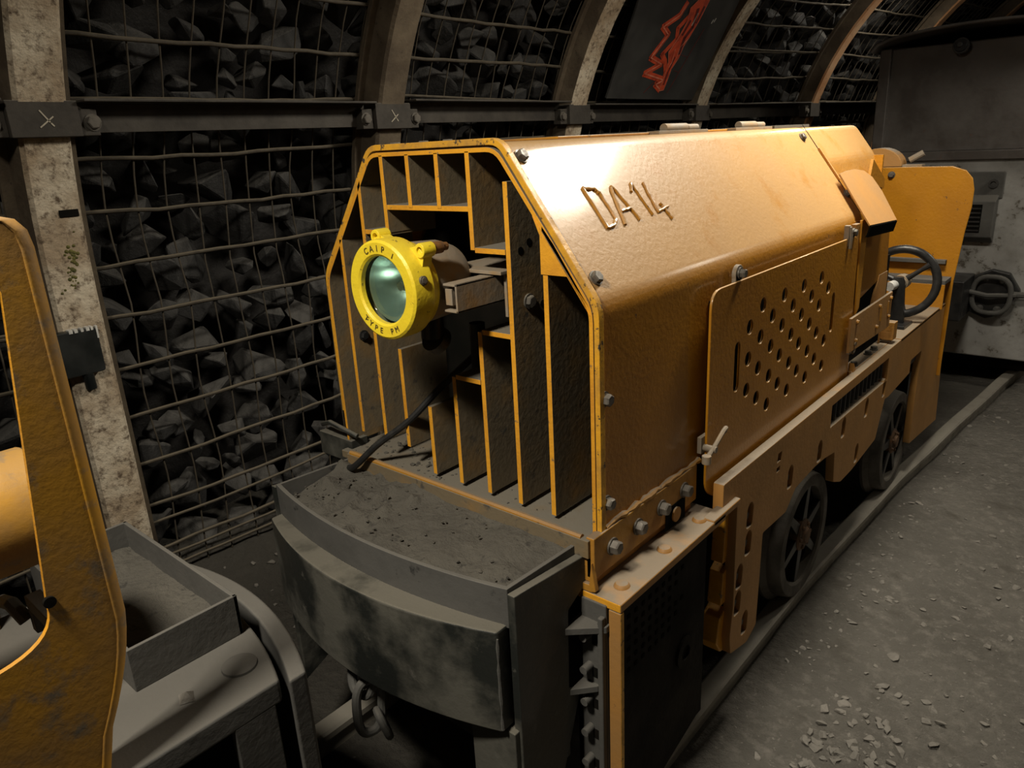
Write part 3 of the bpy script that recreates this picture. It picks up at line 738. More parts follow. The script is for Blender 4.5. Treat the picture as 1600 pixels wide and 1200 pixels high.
# ---------------- corner bracket, ledge and fuel box
mb = MB(); mb.box(.44, .462, -.036, .44, -.105, -.003); mb.box(.432, .447, -.03, .44, -.135, -.10)
mb.prism([(.405, -.115), (.452, -.115), (.458, -.06), (.47, -.13), (.455, -.135), (.425, -.135)], 'y', -.045, -.03, 0)
cb = part('corner_bracket', mb, 'paint', loco, .003)
for y, z in ((.034, -.052), (.143, -.052), (.253, -.050), (.368, -.048)): bolt((.462, y, z), (1, 0, 0), cb, .0165, .022)
mb = MB(); mb.box(.462, .4635, .275, .375, -.128, -.068); part('square_hole', mb, 'dark', cb)
part('plug', MB().cyl((.4635, .325, -.098), (.468, .325, -.098), .020, n=20), 'paint', cb)
mb = MB(); mb.box(.42, .535, -.045, .47, -.158, -.135, ms=[0, 0, 1, 0, 0, 0]); mb.box(.50, .535, .40, .56, -.15, -.13)
lg = part('ledge', mb, ['frame', 'edge'], loco, .004)
for y in (.02, .21, .39): part('rivet', MB().lathe([(.019, 0), (.018, .004), (.014, .009), (0, .011)], (.497, y, -.136), (0, 0, 1), n=18), 'frame', lg)
mb = MB(); mb.box(.503, .535, -.045, -.03, -.90, -.158, ms=[0, 1, 0, 0, 0, 0]); part('corner_flange', mb, ['frame', 'chip'], loco, .003, label='ochre flange with chipped edge')
mb = MB(); mb.box(.43, .500, -.05, -.036, -.90, -.150); mb.box(.487, .500, -.066, -.05, -.90, -.175)
ca = part('corner_angle', mb, 'grey', loco, .003, label='dust grey bolted angle')
for k in range(7):
    z = -.235 - k * .088
    part('stud', MB().cyl((.455, -.05, z), (.455, -.078, z), .010, n=12), 'grey', ca)
    part('stud_shadow', MB().box(.462, .476, -.0515, -.0495, z - .028, z - .002), 'dark', ca)  # dark patch painted as the shadow beside and below each stud
mb = MB(); mb.box(.40, .498, -.03, .44, -.78, -.158); mb.prism([(-.03, -.80), (.44, -.62), (.44, -.78), (-.03, -.9)], 'x', .39, .495)
bx = part('fuel_box', mb, 'sump', loco, .004, label='dark brown box under the ledge, shade put into its colour')
mb = MB(); mb.lathe([(.022, 0), (.022, .008), (.045, .008), (.045, 0)], (.498, .32, -.50), (1, 0, 0), n=26); part('filler_ring', mb, 'sump', bx)
for r_ in range(6):
    for c_ in range(9 - (r_ % 3)): part('vent_slot', MB().box(.4985, .4995, .04 + c_ * .032, .052 + c_ * .032, -.235 - r_ * .03, -.224 - r_ * .03), 'dark', bx)
mb = MB(); mb.box(-.45, .42, -.03, -.01, -.80, -.115); mb.box(-.42, .40, .0, .44, -.70, -.12); part('headstock', mb, 'black', loco, .003)

# ---------------- buffer block, dust tray
def arcy(x, ye, yc, w): return ye + (yc - ye) * (1 - (x / w) ** 2)
def arcprism(w, ye, yc, yb, z0, z1, n=24):
    poly = [(-w + 2 * w * k / n, arcy(-w + 2 * w * k / n, ye, yc, w)) for k in range(n + 1)] + [(w, yb), (-w, yb)]
    return MB().prism(poly, 'z', z0, z1)
bf = part('buffer', arcprism(.41, -.305, -.385, -.265, -.355, -.105), 'black', loco, .006, label='rubbed black curved buffer block')
mb = MB(); mb.tube([(.410 + random.uniform(-.001, .001), -.3045, -.12 - .225 * k / 12) for k in range(13)], .003, n=6, rs=[random.uniform(.0015, .0045) for _ in range(13)])
part('worn_edge', mb, 'grey', bf)
mb = MB(); mb.box(-.40, .405, -.27, -.03, -.34, -.112); part('buffer_body', mb, 'black', bf, .003)
mb = MB(); w = .415; n = 24
out = [(-w + 2 * w * k / n, arcy(-w + 2 * w * k / n, -.272, -.325, w)) for k in range(n + 1)]
outp = [(-w, -.0)] + out + [(w, -.0)]
inn = [(w - .010, -.0)] + [(x * (w - .01) / w, y + .010) for x, y in out[::-1]] + [(-w + .010, -.0)]
V = [(x, y, z) for z in (-.112, -.020) for x, y in outp + inn]; k = len(outp + inn); m_ = len(outp)
for i, (x, y, z) in enumerate(V):
    if z > -.05:
        if y > -.06: V[i] = (x, y, z - .012)
fs = []
for i in range(m_ - 1):
    a, b = i, i + 1; c_, d_ = k - 1 - i, k - 2 - i
    fs += [(a, b, d_, c_), (k + a, k + c_, k + d_, k + b), (a, k + a, k + b, b), (c_, d_, k + d_, k + c_)]
fs += [(0, k - 1, 2 * k - 1, k), (m_ - 1, m_, k + m_, k + m_ - 1)]
mb.add(V, fs); mb.box(-.40, .40, -.27, -.02, -.114, -.106)
tr = part('sand_tray', mb, 'tray', loco, .0015, label='grey steel tray with curved front')
mb = MB(); nx_, ny_ = 70, 26                       # dust lying in the tray
for j in range(ny_ + 1):
    for i in range(nx_ + 1):
        x = -.402 + .804 * i / nx_; yf = arcy(x, -.258, -.312, .415); y = yf + (-.04 - yf) * j / ny_
        h = -.062 + .014 * noise.noise(Vector((x * 9, y * 9, 1))) + .006 * noise.noise(Vector((x * 30, y * 30, 2))) + (.015 if x < -.05 else 0) * max(0, noise.noise(Vector((x * 22, y * 22, 4)))) * 2.2
        h += .022 * (y + .25) / .2
        mb.v.append((x, y, h))
for j in range(ny_):
    for i in range(nx_): mb.f.append((j * (nx_ + 1) + i, j * (nx_ + 1) + i + 1, (j + 1) * (nx_ + 1) + i + 1, (j + 1) * (nx_ + 1) + i)); mb.m.append(0)
for _ in range(90):
    x = random.uniform(-.39, -.02) if random.random() < .7 else random.uniform(-.1, .39); y = random.uniform(-.25, -.06)
    crumb(mb, x, y, -.056 + .022 * (y + .25) / .2, random.uniform(.0015, .007) * (1.5 if x < -.2 and random.random() < .2 else 1))
tag(mb.build('coal_dust', 'dust', smooth=30), 'brown grey coal dust filling the steel tray in front of the grille', 'dust', kind='stuff')
for sx in (1, -1):
    poly = [(-.275, -.028), (-.02, -.052), (.012, -.10), (-.10, -.158), (-.105, -.36), (-.06, -.385), (-.09, -.47), (-.14, -.60), (-.275, -.66)]
    mb = MB(); mb.prism(poly, 'x', sx * .416, sx * .436); part('side_plate', mb, 'black', loco, .003, label='dark cheek plate with a notch')
part('gusset', MB().prism([(.43, -.12), (.505, -.055), (.505, -.04), (.43, -.03)], 'z', -.215, -.198), 'grey', loco, .002)
part('gusset', MB().prism([(.43, -.11), (.48, -.055), (.48, -.04), (.43, -.03)], 'z', -.385, -.368), 'grey', loco, .002)
mb = MB(); mb.prism([(.43, -.13), (.435, -.13), (.435, -.02), (.43, -.02)], 'z', -.40, -.19); part('gusset_web', mb, 'dark', loco)
mb = MB(); mb.cyl((.36, -.20, -.90), (.36, -.20, -.36), .05, n=20); mb.box(.30, .43, -.29, -.1, -.56, -.36); part('sand_pipe', mb, 'black', loco, .003)
# shackle and hook under the buffer
mb = MB()
def ring_link(mb, c, u, v, a, b, r, n=28):
    c, u, v = Vector(c), Vector(u).normalized(), Vector(v).normalized()
    pts = []
    for k in range(n):
        t = 2 * PI * k / n; ct, st = math.cos(t), math.sin(t)
        pts.append(c + u * a * (abs(ct) ** .75) * (1 if ct > 0 else -1) + v * b * (abs(st) ** .75) * (1 if st > 0 else -1))
    mb.tube(pts, r, n=10, closed=True)
ring_link(mb, (-.03, -.335, -.40), (1, .15, 0), (.1, -.3, -1), .035, .055, .012)
o1 = part('draw_shackle', mb, 'grey', loco)
mb = MB(); ring_link(mb, (.002, -.35, -.475), (.35, 1, 0), (0, -.05, -1), .032, .075, .0115); part('chain_link', mb, 'grey', loco)
mb = MB(); ring_link(mb, (.022, -.33, -.53), (1, -.5, .2), (0, .3, -1), .026, .045, .010); part('chain_link', mb, 'grey', loco)

# ---------------- perforated access door (2D curve with real holes -> mesh)
def holed_plate(name, outline, holes, x0, th, mat, parent, bev=.0015):
    cu = bpy.data.curves.new('c', 'CURVE'); cu.dimensions = '2D'; cu.fill_mode = 'BOTH'; cu.extrude = th / 2 - bev; cu.bevel_depth = bev; cu.bevel_resolution = 1; cu.offset = -bev
    for lp in [outline] + holes:
        s = cu.splines.new('POLY'); s.points.add(len(lp) - 1); s.use_cyclic_u = True
        for p, (a, b) in zip(s.points, lp): p.co = (a, b, 0, 1)
    ot = bpy.data.objects.new('c', cu); col.objects.link(ot); dg = bpy.context.evaluated_depsgraph_get()
    me = bpy.data.meshes.new_from_object(ot.evaluated_get(dg)); bpy.data.objects.remove(ot)
    mb = MB(); mb.v = [(x0 + v.co.z, v.co.x, v.co.y) for v in me.vertices]; mb.f = [tuple(p.vertices) for p in me.polygons]; mb.m = [0] * len(mb.f)
    return part(name, mb, mat, parent)
def circ(y, z, r, n=20, a=1.0): return [(y + r * math.cos(2 * PI * k / n), z + r * a * math.sin(2 * PI * k / n)) for k in range(n)][::-1]
def slot(y, z0, z1, w):
    return ([(y + w * math.cos(PI + PI * k / 8), z0 + w + w * math.sin(PI + PI * k / 8)) for k in range(9)] + [(y + w * math.cos(PI * k / 8), z1 - w + w * math.sin(PI * k / 8)) for k in range(9)])[::-1]
H = []
zr = [.361, .315, .271, .225, .180, .135, .0905, .0465]
for r_, z in enumerate(zr):
    ys_ = {0: (.774, 4), 1: (.692, 5), 2: (.768, 4), 3: (.690, 4), 4: (.762, 4), 5: (.688, 5), 6: (.760, 4), 7: (.840, 4)}[r_]
    for k in range(ys_[1]): H.append(circ(ys_[0] + k * .1555, z, .0195, a=1.06))
H += [slot(.618, .150, .290, .0165), slot(1.373, .150, .288, .0135)]
ol = rounded([(.455, -.085), (.455, .455), (1.56, .455), (1.60, .43), (1.615, -.13), (.52, -.13)], .05, 5, closed=True)
door = holed_plate('access_door', ol, H, .4765, .007, 'hood', loco)
door['label'] = 'removable side door with rows of round holes'
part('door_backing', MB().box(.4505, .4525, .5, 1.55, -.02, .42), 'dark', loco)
mb = MB(); mb.prism(circ(.622, .472, .024, 16), 'x', .462, .474); mb.box(.462, .474, .600, .644, .435, .47); hg = part('door_hanger', mb, 'lampbody', door, .002); bolt((.474, .622, .474), (1, 0, 0), hg, .012, .018)
mb = MB(); mb.box(.464, .482, 1.475, 1.492, .43, .50); mb.tube([(.482, 1.483, .495), (.487, 1.483, .46), (.486, 1.483, .42)], .006); hg = part('door_hanger', mb, 'lampbody', door, .002); bolt((.478, 1.535, .47), (1, 0, 0), door, .012, .014, 'wheel')
mb = MB(); mb.box(.462, .474, .435, .475, .03, .075); mb.tube([(.50, .415, .030), (.502, .455, .052), (.505, .498, .082), (.503, .515, .084), (.497, .518, .07)], .0065); mb.cyl((.47, .45, .045), (.51, .45, .045), .009, n=12)
mb.cyl((.50, .414, .018), (.50, .414, .040), .012, n=12); part('door_latch', mb, 'lampbody', door, .001)
mb = MB(); mb.box(.48, .492, 1.575, 1.60, .02, .115); mb.tube([(.494, 1.60 + .028 * math.sin(t * .35), .055 - .035 * math.cos(t * .35)) for t in range(15)], .0055); mb.cyl((.485, 1.60, .06), (.505, 1.60, .06), .010, n=10)
part('door_latch', mb, 'lampbody', door, .001)
mb = MB(); mb.prism([(.440, .0), (.452, .0), (.452, .485), (.440, .47)], 'x', .455, .462)
mb = MB(); mb.box(.45, .468, 1.60, 1.645, -.10, .49); mb.prism([(1.64, -.03), (1.665, -.06), (1.72, -.105), (1.63, -.105)], 'x', .474, .494); part('door_post', mb, 'paint', loco, .002)

# ---------------- rear hood, shield plate, cab side
HS2 = [(.345, .30), (.345, .58), (.30, .706), (.211, .826), (-.211, .826), (-.345, .645), (-.345, .30)]
mb = MB(); shell(mb, rounded(HS2, .02, 3), 1.722, 2.33, .008); rh = part('rear_hood', mb, 'hood', loco, label='rear section of the ochre hood'); wn = rh.modifiers.new('wn', 'WEIGHTED_NORMAL'); wn.keep_sharp = True
mb = MB(); mb.box(.0, .34, 2.32, 2.335, .1, .70); mb.box(-.34, .0, 2.32, 2.335, .1, .70); mb.prism([(2.10, .60), (2.32, .56), (2.32, .60), (2.13, .69)], 'x', .345, .356)
part('rear_gusset', mb, 'hood', rh)
a = [SP(1.675, .229, .030), SP(1.640, .449, .030), SP(1.950, .465, .030), SP(2.0, .335, .030), SP(1.995, .268, .030), SP(1.95, .235, .030), SP(1.86, .222, .030), SP(1.77, .222, .030)]
mb = MB(); mb.quadplate(a, .006)
sp_ = part('shield_plate', mb, 'frame', loco, .001, label='sloping ochre shield plate over the cab side')
mb = MB(); mb.quadplate([SP(1.645, .449, .026), SP(1.948, .464, .026), SP(1.948, .464, .026) + Vector((-.01, 0, -.04)), SP(1.645, .449, .026) + Vector((-.01, 0, -.04))], .006); part('shield_lip', mb, 'dark', sp_)
mb = MB(); mb.prism([(1.64, .495), (2.10, .47), (2.13, .24), (1.68, .17), (1.64, .20)], 'x', .440, .450); mb.prism([(1.64, .50), (1.715, .50), (1.70, .17), (1.665, .15)], 'x', .466, .474, 1)
cs = part('cab_side', mb, ['hood', 'edge'], loco, .001, label='ochre cab side sheet')
mb = MB(); mb.box(.30, .44, 1.64, 2.20, -.12, .30); part('cab_interior', mb, 'dark', loco)
mb = MB(); mb.prism([(1.90, .0), (2.14, .06), (2.14, .24), (2.02, .24), (1.90, .02)], 'x', .442, .452); part('cab_gusset', mb, 'frame', cs)
mb = MB(); mb.prism([(1.535, .035), (2.055, .025), (2.055, .172), (1.535, .165)], 'x', .490, .500); lk = part('locker_flap', mb, 'frame', loco, .002)
for y, z in ((1.60, .07), (1.60, .14), (1.86, .065), (1.88, .145), (2.02, .075), (2.03, .15)): bolt((.50, y, z), (1, 0, 0), lk, .007, .008, 'paint')
for ya, yb, za, zb in ((1.90, 1.915, .08, .135), (2.0, 2.012, .09, .14)): part('flap_hinge', MB().box(.498, .503, ya, yb, za, zb), 'paint', lk)
mb = MB(); mb.box(.455, .51, 2.10, 2.15, -.045, .03); mb.box(.455, .46, 2.08, 2.10, -.06, .03); part('hinge_block', mb, 'paint', loco, .002)

# ---------------- side frames
FR = [(.480, -.064), (3.075, -.064), (3.185, -.75), (2.60, -.690), (2.60, -.41), (2.617, -.214), (2.425, -.214), (2.425, -.275), (2.09, -.292), (2.035, -.286), (1.95, -.442), (1.645, -.468),
      (1.514, -.466), (1.426, -.432), (1.409, -.306), (1.298, -.29), (1.202, -.286), (1.028, -.296), (.955, -.351), (.772, -.342), (.768, -.49), (.761, -.663), (.695, -.69), (.575, -.66),
      (.565, -.60), (.578, -.497), (.575, -.35), (.573, -.164), (.480, -.160)]
def diamond(y, z, w, h): return [(y - w, z), (y, z - h), (y + w, z), (y, z + h)]
SL = [(.666, -.235), (.664, -.325), (.612, -.412), (.609, -.50), (.668, -.602), (.972, -.233), (1.241, -.241), (1.489, -.235), (1.769, -.243), (1.691, -.411), (2.005, -.228)]
holes = [rounded([(y - .022, z - .038), (y + .017, z - .040), (y + .024, z + .026), (y + .004, z + .044), (y - .018, z + .030)], .012, 3, closed=True)[::-1] for y, z in SL]
holes += [[(.852, -.14), (.880, -.14), (.884, -.112), (.858, -.112)][::-1], [(.852, -.172), (.876, -.172), (.876, -.158), (.852, -.158)][::-1]]
holes += [[(1.335, -.185), (2.035, -.20), (2.03, -.103), (1.335, -.103)][::-1]]
for sx in (1, -1):
    fr = holed_plate('side_frame', rounded(FR, .008, 2, closed=True), holes, sx * .505, .030, 'frame', loco, .002)
    if sx > 0:
        fr['label'] = 'ochre side frame plate with bolt slots'
        for y, z in SL: bolt((.490, y, z - .004), (1, 0, 0), fr, .014, .022, 'wheel')
        mb = MB()
        for k in range(13): mb.cyl((.497, 1.37 + k * .052, -.185), (.497, 1.375 + k * .052, -.110), .011, n=10)
        part('leaf_spring_bars', mb, 'iron', fr, label='dark bars inside the frame window')
        # bent front flange with lobed edge
        mb = MB()
        mb.prism([(.565, -.17), (.588, -.17), (.575, -.35), (.553, -.35), (.557, -.28)], 'x', .455, .495, 0); mb.prism([(.560, -.385), (.590, -.37), (.585, -.49), (.550, -.49)], 'x', .45, .495, 0)
        mb.prism([(.548, -.53), (.59, -.51), (.60, -.665), (.56, -.655), (.53, -.61)], 'x', .44, .495, 0)
        part('frame_flange', mb, 'edge', fr, .004)
    if sx > 0: part('frame_backing', MB().box(.480, .488, .585, .748, -.655, -.17), 'dark', loco)
    part('frame_backing', MB().box(sx * .480 if sx > 0 else -.488, sx * .488 if sx > 0 else -.480, .60, 3.0, -.28, -.08), 'dark', loco)
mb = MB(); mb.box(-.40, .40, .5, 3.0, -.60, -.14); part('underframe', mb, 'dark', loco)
mb = MB(); mb.box(.30, .520, 2.20, 3.06, -.075, -.060); mb.box(.28, .30, 2.20, 3.06, -.06, .0); part('cab_step', mb, 'frame', loco, .002)
for y, x in ((1.72, .47), (1.90, .47), (1.98, .47)): bolt((x, y, -.062), (0, 0, 1), loco, .013, .016, 'wheel')
mb = MB(); mb.box(.44, .49, 1.63, 2.15, -.11, -.062); part('running_board', mb, 'frame', loco, .002)
mb = MB(); mb.box(.499, .502, 2.43, 2.60, -.26, -.22); part('number_plate', mb, 'iron', loco)

# ---------------- wheels
def wheel_mesh():
    mb = MB(); o = (0, 0, 0); d = (1, 0, 0)
    mb.lathe([(.175, -.045), (.27, -.045), (.272, -.03), (.248, -.012), (.240, .030), (.236, .036), (.196, .036), (.188, .028), (.184, -.03), (.175, -.045)], o, d, n=56)
    mb.lathe([(.0, .0), (.19, .0), (.19, -.012), (0, -.012)], o, d, n=40, m=1)
    for k in range(6):
        a = 2 * PI * k / 6 + .3; u = Vector((0, math.cos(a), math.sin(a))); t = Vector((0, -math.sin(a), math.cos(a)))
        vs = [u * .05 + t * .022, u * .05 - t * .022, u * .19 - t * .014, u * .19 + t * .014]
        vs = vs + [v + Vector((.026, 0, 0)) for v in vs]
        mb.add(vs, [(0, 1, 2, 3), (7, 6, 5, 4), (0, 4, 5, 1), (1, 5, 6, 2), (2, 6, 7, 3), (3, 7, 4, 0)], 2)
    return mb
wm = wheel_mesh().build('wheel', ['wheel', 'dark', 'iron'], None, .002); 
hm = MB().lathe([(.0, .046), (.028, .046), (.03, .04), (.034, .036), (.055, .034), (.062, .028), (.065, .0)], (0, 0, 0), (1, 0, 0), n=30)
for k in range(6): hm.hexb((.034, .045 * math.cos(k * PI / 3), .045 * math.sin(k * PI / 3)), (1, 0, 0), .007, .008)
hmo = hm.build('hub', 'rust_hub')
first = True
for (x, y, flip) in ((.43, 1.33, 0), (.455, 2.44, 0), (-.43, 1.33, 1), (-.43, 2.44, 1)):
    if first: w_ = wm; h_ = hmo; first = False
    else:
        w_ = wm.copy(); col.objects.link(w_); h_ = hmo.copy(); col.objects.link(h_)
    w_.parent = loco; w_.location = Vector((x, y, -.628)) - loco.location; w_.rotation_euler = (random.random(), 0, PI * flip); h_.parent = w_; h_.location = (0, 0, 0)
for y in (1.33, 2.44): part('axle', MB().cyl((-.42, y, -.628), (.42, y, -.628), .03, n=16), 'iron', loco)

# ---------------- cab end, handwheel
ol = rounded([(.535, -.07), (.545, .05), (.575, .40), (.575, .50), (.475, .612), (-.475, .612), (-.575, .50), (-.545, .05), (-.535, -.07)], .055, 6, closed=True)
ol = [(.535, -.45), (.54, .05), (.560, .30), (.575, .42), (.575, .50), (.562, .555), (.53, .592), (.47, .612), (-.47, .612), (-.53, .592), (-.57, .53), (-.575, .42), (-.54, .05), (-.535, -.45)]
mb = MB(); mb.prism(ol, 'y', 3.03, 3.042, 1, 0, 0); ep = part('cab_end_panel', mb, ['hood', 'edge'], loco, .003, label='tall ochre end panel with rounded corners')
bolt((.20, 3.03, .575), (0, -1, 0), ep, .014, .016, 'wheel')
mb = MB(); mb.prism([(.12 + .115 * math.cos(PI * k / 14), .612 + .095 * math.sin(PI * k / 14)) for k in range(15)], 'y', 3.06, 3.16); part('seat_back', mb, 'frame', loco, .004)
mb = MB(); mb.tube([(.25, 3.14, .64), (.31, 3.15, .675)], .016, n=10); mb.box(.24, .33, 3.05, 3.12, .61, .622); part('catch', mb, 'lampbody', loco)
mb = MB(); mb.box(-.45, .53, 2.90, 3.03, .055, .075); mb.box(-.45, .53, 2.90, 2.91, -.07, .055, 1); mb.box(-.45, .50, 3.0, 3.03, .14, .16); part('seat_shelf', mb, ['grey', 'hood'], loco, .002)
mb = MB(); mb.box(-.5, .28, 2.3, 3.03, -.10, -.06); mb.box(-.46, -.44, 2.3, 3.03, -.1, .61); part('cab_floor', mb, 'frame', loco)
HC = Vector((.425, 2.50, .130))
mb = MB(); mb.tube([HC + Vector((.142 * math.cos(2 * PI * k / 40), .02 * math.cos(2 * PI * k / 40), .150 * math.sin(2 * PI * k / 40))) for k in range(40)], .019, n=12, closed=True)
hw = part('handwheel', mb, 'iron', loco, label='black cast handwheel')
mb = MB()
for a in (38, 158, 278):
    a = math.radians(a); mb.tube([HC + Vector((r_ * math.cos(a), -.012 + .014 * r_ / .14, r_ * math.sin(a))) for r_ in (.02, .06, .10, .138)], .012, n=10, rs=[.015, .011, .010, .014])
part('spokes', mb, 'iron', hw)
mb = MB(); mb.cyl(HC + Vector((0, .04, 0)), HC + Vector((0, -.03, 0)), .034, n=24); mb.cyl(HC + Vector((0, -.03, 0)), HC + Vector((0, -.045, 0)), .030, n=24); part('wheel_hub', mb, 'lampbody', hw)
mb = MB(); mb.cyl(HC + Vector((-.005, -.045, 0)), HC + Vector((-.02, -.12, -.004)), .021, n=20); part('shaft_end', mb, 'white', hw)
mb = MB(); mb.prism([(.385, -.06), (.47, -.06), (.455, .14), (.445, .165), (.41, .165), (.40, .14)], 'y', 2.42, 2.445); mb.box(.36, .49, 2.36, 2.50, -.06, -.045); part('wheel_bracket', mb, 'iron', loco, .002)

# ================================================================== LEFT FOREGROUND MACHINE
lm = empty('mine_locomotive', (0, -2.3, FZ))
tag(lm, 'worn ochre machine with dusty grey deck, cut off by the left edge of the photo', 'locomotive')
W2 = .305
def arcb(w, ye, yc, yb, z0, z1, n=24):
    poly = [(-w + 2 * w * k / n, arcy(-w + 2 * w * k / n, ye, yc, w)) for k in range(n + 1)] + [(w, yb), (-w, yb)]
    return MB().prism(poly, 'z', z0, z1)
mb = arcb(W2 - .005, -.712, -.652, -2.6, -.045, .0); dk = part('deck', mb, 'grey', lm, .006, label='thick grey dusty deck plate')
mb = MB(); n = 24; o_ = [(-.318 + .636 * k / n, arcy(-.318 + .636 * k / n, -.672, -.600, .318)) for k in range(n + 1)]
i_ = [(x, y - .034) for x, y in o_[::-1]]; mb.prism(o_ + i_, 'z', -.40, .0); part('buffer', mb, 'grey', lm, .006, label='grey curved buffer plate')
mb = MB(); mb.box(.285, .30, -.80, -.725, -.60, -.04); mb.box(-.30, .285, -.78, -.73, -.60, -.04); part('buffer_leg', mb, 'grey', lm, .003)
part('deck_bolt', MB().lathe([(.030, 0), (.029, .004), (.022, .008), (0, .010)], (.215, -.735, .0), (0, 0, 1), n=22), 'grey', dk)
part('pebble', MB().add([(.20, -.835, .001), (.225, -.845, .001), (.235, -.825, .001), (.21, -.815, .001), (.222, -.83, .016)], [(0, 1, 2, 3), (0, 4, 1), (1, 4, 2), (2, 4, 3), (3, 4, 0)]), 'stone', dk)
mb = MB(); mb.box(-.33, .137, -.690, -.682, .0, .080); mb.box(.130, .137, -.87, -.682, .0, .080); mb.box(-.33, -.322, -.87, -.682, .0, .08); mb.box(-.33, .137, -.875, -.868, .0, .08)
part('dust_tray', mb, 'grey', lm, .0015, label='grey steel tray on the deck')
mb = MB()
for j in range(13):
    for i in range(31):
        x = -.32 + .45 * i / 30; y = -.868 + .178 * j / 12; mb.v.append((x, y, .022 + .012 * noise.noise(Vector((x * 10, y * 10, 5))) + .005 * noise.noise(Vector((x * 30, y * 30, 6)))))
for j in range(12):
    for i in range(30): mb.f.append((j * 31 + i, j * 31 + i + 1, (j + 1) * 31 + i + 1, (j + 1) * 31 + i)); mb.m.append(0)
tag(mb.build('coal_dust', 'dust', smooth=60), 'dark dust lying in the small tray on the left machine deck', 'dust', kind='stuff')
# tall side panel with the concave opening
def qc(a, b, c_, n=8): return [tuple(Vector(a) * (1 - t) ** 2 + Vector(b) * 2 * t * (1 - t) + Vector(c_) * t * t) for t in [k / n for k in range(n + 1)]]
out = [(-.905, .10), (-.905, .735)] + qc((-.905, .735), (-.906, .772), (-.935, .772), 5) + [(-1.02, .775)]
out += [(-1.06, .775), (-1.06, .73)]
inner = qc((-1.00, .73), (-.958, .74), (-.953, .69), 5) + [(-.993, .30)] + qc((-.993, .29), (-.998, .248), (-1.06, .240), 8)
RR = .018
edge = [(-.935, .773), (-.918, .768), (-.908, .755), (-.905, .735), (-.905, .50), (-.905, .24)] + qc((-.905, .24), (-.912, .17), (-.955, .08), 6)[1:] + [(-.97, .02), (-1.04, -.30)]
poly = [(y - RR, z) for y, z in edge[::-1]] + [(-.99, .775), (-1.6, .775), (-1.6, .735), (-1.01, .735)] + inner + [(-1.6, .23), (-1.6, -.30)]
mb = MB(); mb.prism(poly, 'x', .292, .300, 1, 0, 0)
sp2 = part('side_panel', mb, ['lside', 'edge'], lm, 0, label='worn ochre side panel with a rounded opening')
mb = MB(); K = 9                                   # the sheet turns inwards at its front edge
for y, z in edge:
    for k in range(K):
        a = PI / 2 * k / (K - 2) if k < K - 1 else PI / 2
        mb.v.append((.300 - RR + RR * math.cos(a) - (.04 if k == K - 1 else 0), y - RR + RR * math.sin(a), z))
for i in range(len(edge) - 1):
    for k in range(K - 1): mb.f.append((i * K + k, i * K + k + 1, (i + 1) * K + k + 1, (i + 1) * K + k)); mb.m.append(0)
pr_ = part('panel_return', mb, 'lside', sp2, smooth=180); so = pr_.modifiers.new('th', 'SOLIDIFY'); so.thickness = .0014; so.offset = 0
bolt((.300, -.990, .305), (1, 0, 0), sp2, .006, .002, 'dark')
mb = MB(); mb.cyl((.04, -.915, .335), (.04, -2.3, .335), .090, n=44); mb.cyl((.04, -.912, .335), (.04, -.93, .335), .084, n=44); tk = part('cylinder_tank', mb, 'lside', lm, .003, label='ochre tank seen through the opening', smooth=40)
mb = MB(); mb.box(-.55, -.25, -2.2, -.96, .0, .44); part('rear_box', mb, 'lside', lm, .004)
part('pin', MB().cyl((-.24, -1.02, .42), (.0, -.98, .425), .006, n=8), 'chrome', lm)
mb = MB(); mb.box(-.02, .10, -.955, -.93, .14, .165); mb.box(-.02, .0, -.955, -.93, .10, .14); mb.tube([(-.10, -.97, .13), (-.04, -.97, .15), (-.02, -.96, .12)], .012); part('tank_bracket', mb, 'grey', lm, .002)
mb = MB(); mb.box(.10, .106, -1.0, -.91, .0, .075); part('deck_rib', mb, 'grey', lm, .001)
part('deck_rivet', MB().lathe([(.020, 0), (.018, .003), (0, .004)], (.05, -1.0, .0), (0, 0, 1), n=18), 'grey', dk)
mb = MB(); mb.box(-.28, .27, -2.5, -.9, -.55, -.05); mb.box(-.25, .25, -2.5, -.78, -.55, -.05); part('underframe', mb, 'dark', lm)
for k, y in enumerate((-1.35, -2.1)):
    for x in (.43, -.43):
        w_ = wm.copy(); col.objects.link(w_); w_.parent = lm; w_.location = Vector((x, y, -.628)) - lm.location; w_.rotation_euler = (0, 0, 0 if x > 0 else PI)
    part('axle', MB().cyl((-.42, y, -.628), (.42, y, -.628), .03, n=16), 'iron', lm)

# ================================================================== GREY WAGON BEHIND
wg = empty('mine_wagon', (.27, 5.2, FZ)); wg.rotation_euler = (0, 0, 0)
tag(wg, 'grey steel mine wagon with dark upper hood standing behind the ochre locomotive', 'wagon')
YF = 4.55; XL, XR = -.335, .90
mb = MB(); mb.prism([(XL + .02, .60), (XR - .02, .60), (XR - .02, -.60), (XR - .13, -.73), (XL + .15, -.73), (XL + .02, -.60)], 'y', YF, YF + 2.2)
wb = part('lower_body', mb, 'wagon', wg, .012, label='pale grey painted lower end')
mb = MB(); mb.box(XL, XR, YF - .035, YF + 2.2, .575, .635); part('waist_rail', mb, 'wagon_dark', wg, .006)
mb = MB(); mb.box(XL + .04, XR - .04, YF + .03, YF + 2.1, .63, 1.30); part('upper_panel', mb, 'wagon_dark', wg, .01, label='dark stained upper end sheet')
for xa in (XL, XR - .07): part('corner_post', MB().box(xa, xa + .07, YF - .01, YF + .12, .63, 1.30), 'wagon_dark', wg, .006)
top = [(XL - .015, 1.285)] + [(XL + .02 + (XR - XL - .04) * k / 16, 1.325 + .065 * (1 - ((k - 8) / 8) ** 2) ** .7) for k in range(17)] + [(XR + .015, 1.285)]
bot = [(x, z - .014) for x, z in top[::-1]]
mb = MB(); mb.prism(top + bot, 'y', YF - .17, YF + 2.2); part('roof', mb, 'wagon_dark', wg, .003)
